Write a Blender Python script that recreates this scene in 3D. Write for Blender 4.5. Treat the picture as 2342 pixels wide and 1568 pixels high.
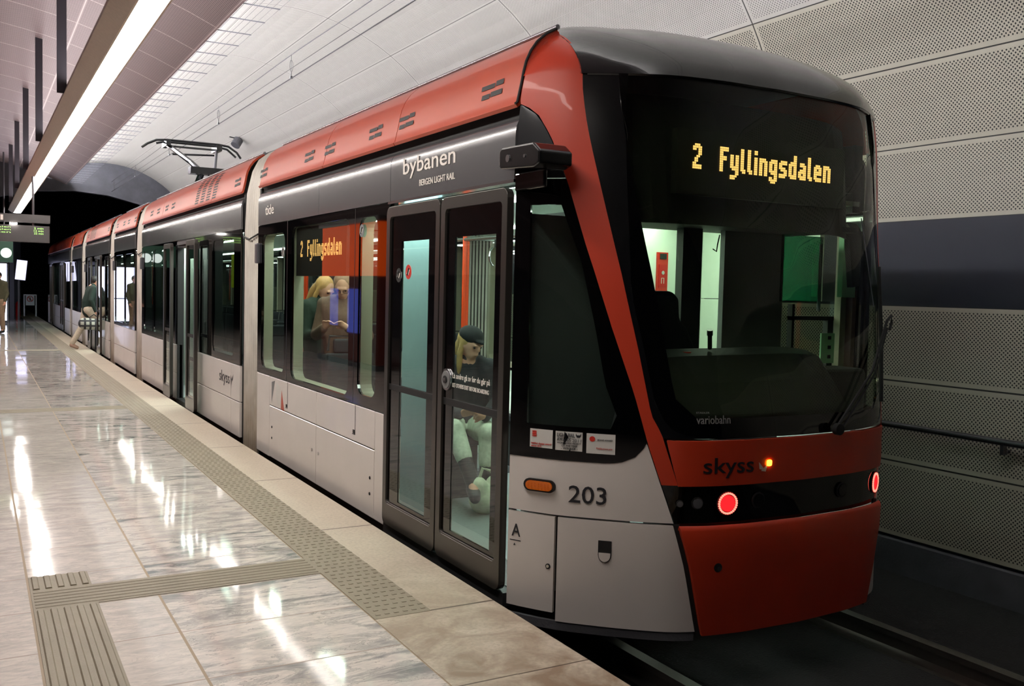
import bpy, bmesh, math, random
from math import sin, cos, pi, radians, sqrt, atan2
from mathutils import Vector, Matrix
random.seed(4)
C = bpy.context.scene.collection
scn = bpy.context.scene
for o in list(bpy.data.objects): bpy.data.objects.remove(o)

# ------------------------------------------------------------------ camera
CP = Vector((-2.3352, 0, 1.54)); FPX, YAW, PITCH, ROLL = 2150.1, .5191, .0555, .0246
fw = Vector((sin(YAW)*cos(PITCH), cos(YAW)*cos(PITCH), -sin(PITCH)))
r0 = Vector((cos(YAW), -sin(YAW), 0)); u0 = r0.cross(fw)
rr = r0*cos(ROLL)+u0*sin(ROLL); uu = -r0*sin(ROLL)+u0*cos(ROLL)
cam = bpy.data.cameras.new('camera'); co = bpy.data.objects.new('camera', cam); C.objects.link(co)
cam.sensor_width = 36; cam.lens = 36*FPX/2342; cam.clip_end = 300; cam.clip_start = .05
M = Matrix((rr, uu, -fw)).transposed().to_4x4(); M.translation = CP; co.matrix_world = M
scn.camera = co
# ------------------------------------------------------------------ world, exposure
w = bpy.data.worlds.new('w'); scn.world = w; w.use_nodes = True
w.node_tree.nodes['Background'].inputs[0].default_value = (.02, .022, .03, 1)
w.node_tree.nodes['Background'].inputs[1].default_value = .15
scn.view_settings.view_transform = 'Standard'; scn.view_settings.look = 'None'
scn.view_settings.gamma = 1; scn.view_settings.use_curve_mapping = False
scn.view_settings.exposure = 0.0
TROUGH_E, COVE_E, TRAM_E = 44.0, 120.0, 28.0
FIRST_Y, LAST_Y = 2.0, 29.5

# ------------------------------------------------------------------ materials
def S_(c):
    return tuple(((v/12.92) if v <= .04045 else ((v+.055)/1.055)**2.4) for v in c)
def mat(name, col, rough=.5, metal=0, emit=None, es=1, coat=0, spec=.5, srgb=True, bump=None, noise=None):
    m = bpy.data.materials.new(name); m.use_nodes = True
    nt = m.node_tree; b = nt.nodes['Principled BSDF']
    c = S_(col) if srgb else col
    b.inputs['Base Color'].default_value = (*c, 1); b.inputs['Roughness'].default_value = rough
    b.inputs['Metallic'].default_value = metal; b.inputs['Coat Weight'].default_value = coat
    b.inputs['Coat Roughness'].default_value = .05; b.inputs['Specular IOR Level'].default_value = spec
    if emit:
        b.inputs['Emission Color'].default_value = (*S_(emit), 1); b.inputs['Emission Strength'].default_value = es
    g = nt.nodes.new('ShaderNodeNewGeometry')
    n = nt.nodes.new('ShaderNodeTexNoise'); n.inputs['Scale'].default_value = (noise or (9, .06))[0]
    n.inputs['Detail'].default_value = 4
    nt.links.new(g.outputs['Position'], n.inputs['Vector'])
    mx = nt.nodes.new('ShaderNodeMix'); mx.data_type = 'RGBA'; mx.blend_type = 'MULTIPLY'
    mx.inputs['Factor'].default_value = 1; mx.inputs['A'].default_value = (*c, 1)
    mr = nt.nodes.new('ShaderNodeMapRange'); a = (noise or (9, .06))[1]
    mr.inputs['From Min'].default_value = .3; mr.inputs['From Max'].default_value = .7
    mr.inputs['To Min'].default_value = 1-a; mr.inputs['To Max'].default_value = 1
    nt.links.new(n.outputs['Fac'], mr.inputs['Value']); nt.links.new(mr.outputs['Result'], mx.inputs['B'])
    nt.links.new(mx.outputs['Result'], b.inputs['Base Color'])
    if bump:
        n2 = nt.nodes.new('ShaderNodeTexNoise'); n2.inputs['Scale'].default_value = bump[0]
        nt.links.new(g.outputs['Position'], n2.inputs['Vector'])
        bp = nt.nodes.new('ShaderNodeBump'); bp.inputs['Strength'].default_value = bump[1]; bp.inputs['Distance'].default_value = .01
        nt.links.new(n2.outputs['Fac'], bp.inputs['Height']); nt.links.new(bp.outputs['Normal'], b.inputs['Normal'])
    return m
def emis(name, col, s):
    m = bpy.data.materials.new(name); m.use_nodes = True; nt = m.node_tree
    nt.nodes.remove(nt.nodes['Principled BSDF']); e = nt.nodes.new('ShaderNodeEmission')
    e.inputs[0].default_value = (*S_(col), 1); e.inputs[1].default_value = s
    nt.links.new(e.outputs[0], nt.nodes['Material Output'].inputs[0]); return m
def glass(name, tint, refl=1.0, ior=1.5):
    m = bpy.data.materials.new(name); m.use_nodes = True; nt = m.node_tree
    nt.nodes.remove(nt.nodes['Principled BSDF'])
    t = nt.nodes.new('ShaderNodeBsdfTransparent'); t.inputs[0].default_value = (*tint, 1)
    g = nt.nodes.new('ShaderNodeBsdfGlossy'); g.inputs['Roughness'].default_value = .0; g.inputs[0].default_value = (refl, refl, refl, 1)
    f = nt.nodes.new('ShaderNodeFresnel'); f.inputs[0].default_value = ior
    x = nt.nodes.new('ShaderNodeMixShader')
    ge = nt.nodes.new('ShaderNodeNewGeometry'); q = nt.nodes.new('ShaderNodeMath'); q.operation = 'MULTIPLY_ADD'; q.inputs[1].default_value = -1; q.inputs[2].default_value = 1
    nt.links.new(ge.outputs['Backfacing'], q.inputs[0]); q2 = nt.nodes.new('ShaderNodeMath'); q2.operation = 'MULTIPLY'
    nt.links.new(q.outputs[0], q2.inputs[0]); nt.links.new(f.outputs[0], q2.inputs[1])
    nt.links.new(q2.outputs[0], x.inputs[0]); nt.links.new(t.outputs[0], x.inputs[1]); nt.links.new(g.outputs[0], x.inputs[2])
    nt.links.new(x.outputs[0], nt.nodes['Material Output'].inputs[0]); return m
class NT:
    "tiny node helper"
    def __init__(s, m): s.nt = m.node_tree
    def math(s, op, a, b=None, c=None):
        n = s.nt.nodes.new('ShaderNodeMath'); n.operation = op
        for i, v in enumerate((a, b, c)):
            if v is None: continue
            if isinstance(v, (int, float)): n.inputs[i].default_value = v
            else: s.nt.links.new(v, n.inputs[i])
        return n.outputs[0]
    def mix(s, f, a, b, blend='MIX'):
        n = s.nt.nodes.new('ShaderNodeMix'); n.data_type = 'RGBA'; n.blend_type = blend
        for k, v in (('Factor', f), ('A', a), ('B', b)):
            if isinstance(v, tuple): n.inputs[k].default_value = (*v, 1)
            elif isinstance(v, (int, float)): n.inputs[k].default_value = v
            else: s.nt.links.new(v, n.inputs[k])
        return n.outputs['Result']
    def noise(s, vec, scale, detail=4, dist=0, rough=.5):
        n = s.nt.nodes.new('ShaderNodeTexNoise'); n.inputs['Scale'].default_value = scale
        n.inputs['Detail'].default_value = detail; n.inputs['Distortion'].default_value = dist; n.inputs['Roughness'].default_value = rough
        s.nt.links.new(vec, n.inputs['Vector']); return n.outputs['Fac']
    def xyz(s, vec):
        n = s.nt.nodes.new('ShaderNodeSeparateXYZ'); s.nt.links.new(vec, n.inputs[0]); return n.outputs
    def comb(s, x, y, z=0.):
        n = s.nt.nodes.new('ShaderNodeCombineXYZ')
        for i, v in enumerate((x, y, z)):
            if isinstance(v, (int, float)): n.inputs[i].default_value = v
            else: s.nt.links.new(v, n.inputs[i])
        return n.outputs[0]
    def pos(s): return s.nt.nodes.new('ShaderNodeNewGeometry').outputs['Position']
    def uv(s): return s.nt.nodes.new('ShaderNodeUVMap').outputs[0]
    def ramp(s, v, lo, hi, a=0., b=1.):
        n = s.nt.nodes.new('ShaderNodeMapRange'); n.inputs['From Min'].default_value = lo; n.inputs['From Max'].default_value = hi
        n.inputs['To Min'].default_value = a; n.inputs['To Max'].default_value = b; s.nt.links.new(v, n.inputs['Value']); return n.outputs[0]
def perforated(name, col, pitch, rad, band=.6, seamlen=3.0, seamoff=.05, uv=True, margin=.035, dark=.06, rough=.55, seam=.006, holes=1, seamcol=None):
    m = mat(name, col, rough); h = NT(m); nt = m.node_tree; b = nt.nodes['Principled BSDF']
    P = h.xyz(h.uv() if uv else h.pos()); u, v = (P[0], P[1]) if uv else (P[1], P[0])
    def d(off):
        a = h.math('SUBTRACT', h.math('FRACT', h.math('ADD', h.math('DIVIDE', u, pitch), off)), .5)
        c = h.math('SUBTRACT', h.math('FRACT', h.math('ADD', h.math('DIVIDE', v, pitch), off)), .5)
        return h.math('ADD', h.math('MULTIPLY', a, a), h.math('MULTIPLY', c, c))
    hole = h.math('LESS_THAN', h.math('MINIMUM', d(0.), d(.5)), (rad/pitch)**2)
    fv = h.math('MULTIPLY', h.math('FRACT', h.math('DIVIDE', v, band)), band)
    fu = h.math('MULTIPLY', h.math('FRACT', h.math('DIVIDE', h.math('SUBTRACT', u, seamoff), seamlen)), seamlen)
    ev = h.math('MINIMUM', fv, h.math('SUBTRACT', band, fv)); eu = h.math('MINIMUM', fu, h.math('SUBTRACT', seamlen, fu))
    e = h.math('MINIMUM', ev, eu)
    hole = h.math('MULTIPLY', h.math('MULTIPLY', hole, h.math('GREATER_THAN', e, margin)), holes)
    sm = h.math('LESS_THAN', e, seam)
    k = h.math('MAXIMUM', hole, sm)
    src = b.inputs['Base Color'].links[0].from_socket
    out = h.mix(k, src, tuple(x*dark for x in S_(col)))
    if seamcol: out = h.mix(sm, out, S_(seamcol))
    nt.links.new(out, b.inputs['Base Color'])
    return m

M_ = {}
M_['wall'] = perforated('perforated_panel', (.62, .60, .54), .030, .0064, dark=.03)
M_['vault'] = perforated('vault_panel', (.655, .64, .61), .030, .0045, band=1.25, seamlen=3.0)
M_['mesh'] = perforated('mesh_ceiling', (.60, .54, .55), .05, .013, band=1.2, seamlen=1.2, uv=True, dark=.45, margin=.02, seam=.007, seamcol=(.80, .76, .76))
M_['navy'] = mat('navy_panel', (.075, .085, .13), .5)
M_['concrete'] = mat('dark_concrete', (.30, .30, .32), .85, noise=(4, .3), bump=(60, .3))
M_['ballast'] = mat('track_bed', (.10, .10, .10), .9, noise=(25, .5), bump=(80, .6))
M_['black'] = mat('black', (.02, .02, .022), .6)
M_['tunnel'] = mat('tunnel_rock', (.05, .05, .055), .95)
M_['rail'] = mat('rail_steel', (.5, .48, .46), .35, 1)
M_['white'] = mat('tram_white', (.83, .80, .78), .38, coat=.2, noise=(2.5, .07))
M_['orange'] = mat('tram_orange', (.70, .245, .10), .42, coat=.15, noise=(2, .08))
M_['red'] = mat('tram_red', (.72, .205, .095), .42, coat=.08, noise=(2, .08))
M_['grey'] = mat('fascia_grey', (.36, .36, .37), .22, .35, coat=.4, noise=(2, .05))
M_['darkgrey'] = mat('dark_grey', (.17, .17, .18), .3, .3)
M_['frame'] = mat('door_frame', (.30, .285, .27), .3, .7)
M_['gloss'] = mat('gloss_black', (.012, .012, .014), .04, spec=.6)
M_['satin'] = mat('satin_black', (.04, .043, .05), .2, coat=.5)
M_['groove_shade'] = mat('bellows_groove_shade', (.20, .18, .15), .7)  # dark colour standing for the shade in the bellows grooves
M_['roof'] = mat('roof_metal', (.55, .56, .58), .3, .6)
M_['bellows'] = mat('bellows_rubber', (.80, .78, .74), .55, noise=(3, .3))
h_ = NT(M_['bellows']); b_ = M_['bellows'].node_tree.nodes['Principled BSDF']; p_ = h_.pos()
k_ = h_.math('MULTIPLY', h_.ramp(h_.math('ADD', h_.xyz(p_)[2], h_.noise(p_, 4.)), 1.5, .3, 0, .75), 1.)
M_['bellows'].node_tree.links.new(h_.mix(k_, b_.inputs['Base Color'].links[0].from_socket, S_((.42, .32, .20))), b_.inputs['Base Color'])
M_['rubber'] = mat('black_rubber', (.05, .05, .055), .7)
M_['pane'] = glass('window_glass', (.74, .79, .75))
M_['pane2'] = glass('darkened_window_glass', (.42, .47, .44))  # same glass made darker, imitating dark reflections on the other cars
M_['wsglass'] = glass('windscreen_glass', (.82, .88, .76), .9)
M_['reveal'] = mat('window_reveal', (.56, .54, .46), .5)
M_['int_white'] = mat('interior_white', (.86, .90, .86), .45)
M_['int_blue'] = mat('interior_pale_blue', (.72, .86, .90), .5)
M_['int_green'] = mat('interior_green', (.62, .85, .68), .5)
M_['int_floor'] = mat('interior_floor', (.45, .48, .48), .6)
M_['int_dark'] = mat('interior_dark', (.12, .12, .125), .6)
M_['int_orange'] = mat('interior_orange', (.88, .28, .10), .35)
M_['green_glass'] = glass('green_partition', (.09, .27, .19), .6)
M_['seat'] = mat('seat_fabric', (.13, .14, .16), .9)
M_['cab_grey'] = mat('cab_wall_grey', (.42, .44, .45), .5)
M_['brown'] = mat('cab_wood_brown', (.33, .20, .13), .6)
M_['led'] = emis('amber_led', (1.0, .75, .45), 2.0)
M_['leddim'] = mat('led_board', (.035, .03, .025), .5)
M_['redled'] = emis('red_led', (1, .38, .32), 4)
M_['redcore'] = emis('red_lens', (1, .10, .12), 2.2)
M_['lens'] = mat('clear_lens', (.5, .5, .52), .08, .6)
M_['amber'] = mat('amber_lens', (.72, .36, .05), .25, emit=(.8, .35, .05), es=.12)
M_['amberglow'] = emis('amber_glow', (1, .62, .12), 12)
M_['textw'] = mat('white_print', (.86, .83, .80), .5)
M_['textd'] = mat('dark_print', (.10, .10, .13), .5)
M_['textg'] = mat('grey_print', (.45, .45, .45), .5)
M_['red_p'] = mat('red_print', (.78, .18, .12), .5)
M_['trough'] = mat('trough_casing', (.80, .74, .68), .5, .2, noise=(30, .1))
M_['hanger'] = mat('hanger_dark', (.20, .19, .22), .6)
M_['lamp'] = emis('lamp_diffuser', (1.0, .97, .94), TROUGH_E)
M_['ceiling_fill'] = emis('uplight', (.97, .93, .93), 16)  # glow of the added strip that brightens the mesh ceiling
M_['cove'] = emis('cove_lamp', (.97, .97, 1.0), COVE_E)
M_['tramlamp'] = emis('tram_lamp', (.93, 1.0, .96), TRAM_E)
M_['chrome'] = mat('chrome', (.75, .75, .76), .2, 1)
M_['steel'] = mat('galvanised', (.40, .40, .42), .45, .8)
M_['wire'] = mat('wire', (.16, .15, .16), .5, .5)
M_['sign'] = mat('sign_grey', (.27, .26, .26), .45, .3)
M_['greenled'] = emis('green_led', (.78, 1.0, .55), 1.6)
M_['paper'] = mat('sticker_paper', (.80, .79, .77), .55)
M_['screen'] = emis('poster_screen', (.84, .84, 1.0), 2.0)
M_['bluescreen'] = emis('blue_screen', (.45, .50, 1.0), 1.1)
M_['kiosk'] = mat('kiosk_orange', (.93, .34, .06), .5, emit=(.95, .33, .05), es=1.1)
M_['extinguisher'] = mat('extinguisher_red', (.75, .08, .08), .3)
M_['yellow'] = mat('yellow_sticker', (.80, .86, .15), .5, emit=(.8, .86, .15), es=.3)
M_['skin'] = mat('skin', (.80, .58, .48), .5, noise=(30, .08))
M_['tact'] = mat('tactile_tile', (.54, .50, .43), .6, noise=(5, .12), bump=(120, .15))

def edge_stone():
    m = mat('edge_granite', (.74, .69, .62), .45, noise=(40, .12)); h = NT(m); nt = m.node_tree; b = nt.nodes['Principled BSDF']
    p = h.pos(); P = h.xyz(p)
    n = h.noise(p, 3.2, 6, 1.2, .6); n2 = h.noise(p, 55, 3)
    dirty = h.ramp(P[1], 3.0, 5.2, 1.0, 0.08)
    k = h.math('MULTIPLY', h.ramp(n, .38, .62), dirty)
    src = b.inputs['Base Color'].links[0].from_socket
    c = h.mix(k, src, S_((.50, .41, .33)))
    c = h.mix(h.math('MULTIPLY', h.ramp(n2, .45, .7), .35), c, S_((.50, .46, .40)))
    f = h.math('FRACT', h.math('DIVIDE', h.math('SUBTRACT', P[1], 4.03), 1.65)); e = h.math('MINIMUM', f, h.math('SUBTRACT', 1., f))
    e = h.math('MINIMUM', e, h.math('ABSOLUTE', h.math('SUBTRACT', P[1], 3.19)))
    c = h.mix(h.math('LESS_THAN', e, .0045), c, S_((.30, .24, .19)))
    nt.links.new(c, b.inputs['Base Color']); return m
M_['edge'] = edge_stone()
def marble():
    m = mat('polished_marble', (.80, .78, .76), .07, spec=.55); h = NT(m); nt = m.node_tree; b = nt.nodes['Principled BSDF']
    p = h.pos(); P = h.xyz(p); x, y = P[0], P[1]
    ty = h.math('FLOOR', h.math('DIVIDE', h.math('SUBTRACT', y, 4.246), .555))
    col = h.math('ADD', h.math('GREATER_THAN', x, -2.1152), h.math('GREATER_THAN', x, -1.558))
    sx = h.math('ADD', h.math('MULTIPLY', x, 1.9), h.math('MULTIPLY', ty, 3.71))
    sy = h.math('ADD', h.math('MULTIPLY', y, 5.6), h.math('MULTIPLY', ty, 7.13))
    v = h.comb(sx, sy, h.math('MULTIPLY', col, 5.3))
    n1 = h.noise(v, 1.5, 9, 1.1, .66); n2 = h.noise(v, 6.5, 6, .6, .7)
    broad = h.noise(h.comb(h.math('MULTIPLY', x, .7), y, h.math('MULTIPLY', ty, 2.)), 1.1, 4, 0, .5)
    vein = h.math('MULTIPLY', h.ramp(n1, .47, .60), h.ramp(broad, .32, .58, .2, 1.))
    right = h.ramp(h.math('GREATER_THAN', x, -1.558), 0, 1, .35, 1)
    vein = h.math('MULTIPLY', vein, right)
    c = h.mix(h.ramp(n2, .35, .65), S_((.87, .83, .795)), S_((.76, .735, .715)))
    c = h.mix(vein, c, S_((.47, .48, .48)))
    thin = h.math('LESS_THAN', h.math('ABSOLUTE', h.math('SUBTRACT', n1, .50)), .006)
    c = h.mix(h.math('MULTIPLY', h.math('MULTIPLY', thin, right), .55), c, S_((.40, .41, .41)))
    def near(a, t, wd): return h.math('LESS_THAN', h.math('ABSOLUTE', h.math('SUBTRACT', a, t)), wd)
    jx = h.math('MAXIMUM', near(x, -2.1152, .006), near(x, -1.558, .006))
    jx = h.math('MAXIMUM', jx, h.math('MAXIMUM', near(x, -2.68, .006), near(x, -3.8, .006)))
    jx = h.math('MAXIMUM', jx, near(x, -.735, .005))
    fy = h.math('FRACT', h.math('DIVIDE', h.math('SUBTRACT', y, 4.246), .555)); ey = h.math('MINIMUM', fy, h.math('SUBTRACT', 1., fy))
    jy = h.math('LESS_THAN', ey, .008)
    c = h.mix(h.math('MULTIPLY', jy, .8), c, S_((.50, .42, .36))); c = h.mix(jx, c, S_((.56, .48, .38)))
    nt.links.new(c, b.inputs['Base Color'])
    # every slab lies at its own very slight tilt, so reflections break up from tile to tile
    wn = nt.nodes.new('ShaderNodeTexWhiteNoise'); nt.links.new(h.comb(ty, col), wn.inputs['Vector'])
    sp = h.xyz(wn.outputs['Color'])
    tx = h.math('MULTIPLY', h.math('SUBTRACT', sp[0], .5), .010); tyy = h.math('MULTIPLY', h.math('SUBTRACT', sp[1], .5), .010)
    big = h.noise(p, 1.3, 2); tx = h.math('ADD', tx, h.math('MULTIPLY', h.math('SUBTRACT', big, .5), .012))
    vm = nt.nodes.new('ShaderNodeVectorMath'); vm.operation = 'NORMALIZE'; nt.links.new(h.comb(tx, tyy, 1.), vm.inputs[0])
    nt.links.new(vm.outputs[0], b.inputs['Normal'])
    rj = h.math('MAXIMUM', jx, jy); nt.links.new(h.ramp(rj, 0, 1, .07, .6), b.inputs['Roughness'])
    return m
M_['marble'] = marble()

# ------------------------------------------------------------------ object helpers
WL = {}
def wl(o): return WL.get(o.name, Vector((0, 0, 0))) if o else Vector((0, 0, 0))
def link(name, me, parent=None, loc=None):
    o = bpy.data.objects.new(name, me); C.objects.link(o); loc = loc if loc is not None else Vector((0, 0, 0))
    WL[o.name] = Vector(loc)
    if parent: o.parent = parent
    o.location = Vector(loc)-wl(parent); return o
def tag(o, label=None, cat=None, group=None, kind=None):
    if label: o['label'] = label
    if cat: o['category'] = cat
    if group: o['group'] = group
    if kind: o['kind'] = kind
    return o
def thing(name, loc, label, cat, group=None):
    return tag(link(name, None, None, Vector(loc)), label, cat, group)
class MB:
    def __init__(s): s.v = []; s.f = []; s.m = []; s.mats = []; s.uv = {}
    def mi(s, m):
        m = M_[m] if isinstance(m, str) else m
        if m not in s.mats: s.mats.append(m)
        return s.mats.index(m)
    def add(s, vs, fs, m, uvs=None):
        k = len(s.v); i = s.mi(m); s.v += [Vector(p) for p in vs]
        for f in fs:
            s.f.append([a+k for a in f]); s.m.append(i)
        if uvs:
            for j, t in enumerate(uvs): s.uv[k+j] = t
        return s
    def box(s, x0, x1, y0, y1, z0, z1, m, mtx=None):
        vs = [Vector((x, y, z)) for x in (x0, x1) for y in (y0, y1) for z in (z0, z1)]
        if mtx: vs = [mtx @ v for v in vs]
        return s.add(vs, [(0, 1, 3, 2), (4, 6, 7, 5), (0, 4, 5, 1), (2, 3, 7, 6), (0, 2, 6, 4), (1, 5, 7, 3)], m)
    def prism(s, prof, y0, y1, m, axis='y', closed=True):
        n = len(prof); P = []
        for t in (y0, y1):
            for a, b in prof: P.append({'y': (a, t, b), 'x': (t, a, b), 'z': (a, b, t)}[axis])
        fs = [(i, (i+1) % n, n+(i+1) % n, n+i) for i in range(n)] + [tuple(range(n))[::-1], tuple(range(n, 2*n))]
        return s.add(P, fs, m)
    def tube(s, pts, r, m, n=8, caps=True):
        pts = [Vector(p) for p in pts]; rs = r if isinstance(r, (list, tuple)) else [r]*len(pts); P = []; ref = None
        for i, p in enumerate(pts):
            t = (pts[min(i+1, len(pts)-1)]-pts[max(i-1, 0)]).normalized()
            if ref is None: ref = Vector((0, 0, 1)) if abs(t.z) < .9 else Vector((1, 0, 0))
            a = t.cross(ref).normalized(); b = t.cross(a); ref = -b if False else ref
            for k in range(n):
                an = 2*pi*k/n; P.append(p+(a*cos(an)+b*sin(an))*rs[i])
        fs = [(i*n+k, i*n+(k+1) % n, (i+1)*n+(k+1) % n, (i+1)*n+k) for i in range(len(pts)-1) for k in range(n)]
        if caps: fs += [tuple(range(n))[::-1], tuple(range((len(pts)-1)*n, len(pts)*n))]
        return s.add(P, fs, m)
    def disc(s, c, nrm, r, depth, m, n=24, rx=None):
        nrm = Vector(nrm).normalized(); c = Vector(c); a = nrm.orthogonal().normalized() if abs(nrm.z) > .9 else nrm.cross(Vector((0, 0, 1))).normalized(); b = nrm.cross(a)
        P = [c+(a*cos(2*pi*k/n)*(rx or r)+b*sin(2*pi*k/n)*r)+nrm*d for d in (0, depth) for k in range(n)]
        fs = [(k, (k+1) % n, n+(k+1) % n, n+k) for k in range(n)]+[tuple(range(n))[::-1], tuple(range(n, 2*n))]
        return s.add(P, fs, m)
    def build(s, name, parent=None, smooth=False, bevel=0, solid=0, tagk=None, sub=0, base=False):
        lo = Vector([min(v[i] for v in s.v) for i in range(3)]); hi = Vector([max(v[i] for v in s.v) for i in range(3)])
        c = (lo+hi)/2
        if base: c.z = lo.z
        me = bpy.data.meshes.new(name); me.from_pydata([v-c for v in s.v], [], s.f)
        for m in s.mats: me.materials.append(m)
        me.polygons.foreach_set('material_index', s.m)
        if s.uv:
            l = me.uv_layers.new(name='UVMap')
            for lp in me.loops: l.data[lp.index].uv = s.uv.get(lp.vertex_index, (0, 0))
        if not s.uv or True:
            bm = bmesh.new(); bm.from_mesh(me)
            if not s.uv: bmesh.ops.recalc_face_normals(bm, faces=bm.faces)
            bm.to_mesh(me); bm.free()
        if smooth: me.polygons.foreach_set('use_smooth', [True]*len(me.polygons))
        me.update(); o = link(name, me, parent, c)
        if solid: mo = o.modifiers.new('s', 'SOLIDIFY'); mo.thickness = abs(solid); mo.offset = -1 if solid > 0 else 1
        if smooth: mo = o.modifiers.new('e', 'EDGE_SPLIT'); mo.split_angle = radians(38)
        if bevel: mo = o.modifiers.new('b', 'BEVEL'); mo.width = bevel; mo.segments = 3; mo.limit_method = 'ANGLE'
        if sub: mo = o.modifiers.new('u', 'SUBSURF'); mo.levels = mo.render_levels = sub
        if smooth and bevel:
            pass
        if tagk: o['kind'] = tagk
        return o
def box(name, x0, x1, y0, y1, z0, z1, m, parent=None, bevel=0, **k):
    return MB().box(x0, x1, y0, y1, z0, z1, m).build(name, parent, bevel=bevel, **k)
def ev_mesh(o):
    dg = bpy.context.evaluated_depsgraph_get(); dg.update()
    me = bpy.data.meshes.new_from_object(o.evaluated_get(dg)); return me
TC = {}
def text_mesh(s):
    if s in TC: return TC[s]
    cu = bpy.data.curves.new('t', 'FONT'); cu.body = s; cu.size = 1; cu.resolution_u = 3; cu.offset = .006
    o = bpy.data.objects.new('t', cu); C.objects.link(o); me = ev_mesh(o)
    V = [(v.co.x, v.co.y) for v in me.vertices]; F = [tuple(p.vertices) for p in me.polygons]
    bpy.data.objects.remove(o); bpy.data.meshes.remove(me)
    x0 = min(a for a, b in V); x1 = max(a for a, b in V); y0 = min(b for a, b in V); y1 = max(b for a, b in V)
    TC[s] = ([((a-x0)/(x1-x0), (b-y0)/(y1-y0)) for a, b in V], F); return TC[s]
def text(mb, s, fn, m, depth=.0015):
    "fn maps (0..1, 0..1) of the text's box to a point"
    V, F = text_mesh(s); n = len(V); P = [fn(a, b, 0) for a, b in V]+[fn(a, b, depth) for a, b in V]
    E_ = {}
    for f in F:
        for i in range(len(f)):
            e = (f[i], f[(i+1) % len(f)]); E_[e] = 1
    fs = [tuple(i+n for i in f) for f in F]
    for (a, b) in E_:
        if (b, a) not in E_: fs.append((a, b, b+n, a+n))
    mb.add(P, fs, m)
def side_fn(yl, yr, z0, z1, x=-.001):
    return lambda a, b, d: Vector((x-d, yl+(yr-yl)*a, z0+(z1-z0)*b))
def front_fn(xl, xr, z0, z1, y):
    return lambda a, b, d: Vector((xl+(xr-xl)*a, y-d, z0+(z1-z0)*b))
def rrect(x0, x1, y0, y1, r, n=5):
    P = []
    for cx, cy, a in ((x1-r, y1-r, 0), (x0+r, y1-r, 90), (x0+r, y0+r, 180), (x1-r, y0+r, 270)):
        for k in range(n+1): an = radians(a+90*k/n); P.append((cx+r*cos(an), cy+r*sin(an)))
    return P
def plate(mb, outer, holes, depth, fn, m):
    "outer & holes: 2-D loops; fn(u,v,d) -> point; d runs 0..depth"
    cu = bpy.data.curves.new('p', 'CURVE'); cu.dimensions = '2D'; cu.fill_mode = 'BOTH'
    for L in [outer]+holes:
        sp = cu.splines.new('POLY'); sp.points.add(len(L)-1); sp.use_cyclic_u = True
        for p, q in zip(sp.points, L): p.co = (q[0], q[1], 0, 1)
    o = bpy.data.objects.new('p', cu); C.objects.link(o); me = ev_mesh(o)
    V = [(v.co.x, v.co.y) for v in me.vertices]; F = [tuple(p.vertices) for p in me.polygons]
    bpy.data.objects.remove(o); bpy.data.meshes.remove(me); bpy.data.curves.remove(cu)
    n = len(V); P = [fn(a, b, 0) for a, b in V]+[fn(a, b, depth) for a, b in V]
    E_ = {}
    for f in F:
        for i in range(len(f)): E_[(f[i], f[(i+1) % len(f)])] = 1
    fs = [tuple(f) for f in F]+[tuple(i+n for i in f)[::-1] for f in F]
    # merge-by-position for the side walls
    key = {}; rep = []
    for i, p in enumerate(V): rep.append(key.setdefault((round(p[0], 5), round(p[1], 5)), i))
    RE = {(rep[a], rep[b]) for a, b in E_}
    for a, b in RE:
        if (b, a) not in RE: fs.append((a, b, b+n, a+n))
    mb.add(P, fs, m)
def interp(x, T):
    if x <= T[0][0]: return T[0][1]
    for (a, b), (c, d) in zip(T, T[1:]):
        if x <= c: return b+(d-b)*(x-a)/(c-a)
    return T[-1][1]
# ================================================================== THE SETTING
MB().box(-9, -.4477, -5, 60, -.25, 0, 'marble').build('floor', tagk='structure')
MB().box(-.4477, -.1046, -5, 60, -.25, 0, 'edge').box(-9, -.16, -5, 60, -.75, -.25, 'concrete').build('trim_1', tagk='structure')   # stone platform edge
t = MB().box(-.734, -.4475, 4.02, 48, -.02, .003, 'tact')
t.box(-2.11, -.734, 4.81, 5.115, -.02, .003, 'tact').box(-2.11, -1.832, 2.2, 5.36, -.02, .0032, 'tact')
t.box(-2.11, -.734, 12.14, 12.44, -.02, .003, 'tact').box(-2.11, -.734, 22.6, 22.9, -.02, .003, 'tact')
t.build('trim_2', tagk='structure')                       # tactile paving tiles
MB().box(-.734, -.4477, 2.2, 4.02, -.02, .0012, 'edge').build('trim_3', tagk='structure')
t = MB()
for i in range(120):                                      # raised dashes and ribs of the tactile tiles
    y = 4.06+i*.062
    for j in range(6): 
        x = -.715+j*.046+(i % 2)*.012
        t.prism([(x, .002), (x+.028, .002), (x+.024, .0055), (x+.004, .0055)], y, y+.012, 'tact')
for j in range(6): t.prism([(-.715+j*.046, .002), (-.69+j*.046, .002), (-.695+j*.046, .006), (-.710+j*.046, .006)], 11.5, 46, 'tact')
for j in range(6): t.prism([(4.83+j*.047, .002), (4.857+j*.047, .002), (4.852+j*.047, .007), (4.835+j*.047, .007)], -2.1, -.74, 'tact', axis='x')
for yy in (12.14,):
    for j in range(6): t.prism([(yy+.02+j*.047, .002), (yy+.045+j*.047, .002), (yy+.04+j*.047, .007), (yy+.025+j*.047, .007)], -2.1, -.74, 'tact', axis='x')
for j in range(5):
    for a, b in ((2.2, 4.79), (5.13, 5.35)): t.prism([(-2.10+j*.056, .002), (-2.065+j*.056, .002), (-2.072+j*.056, .009), (-2.093+j*.056, .009)], a, b, 'tact')
t.build('trim_4', tagk='structure')
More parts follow.
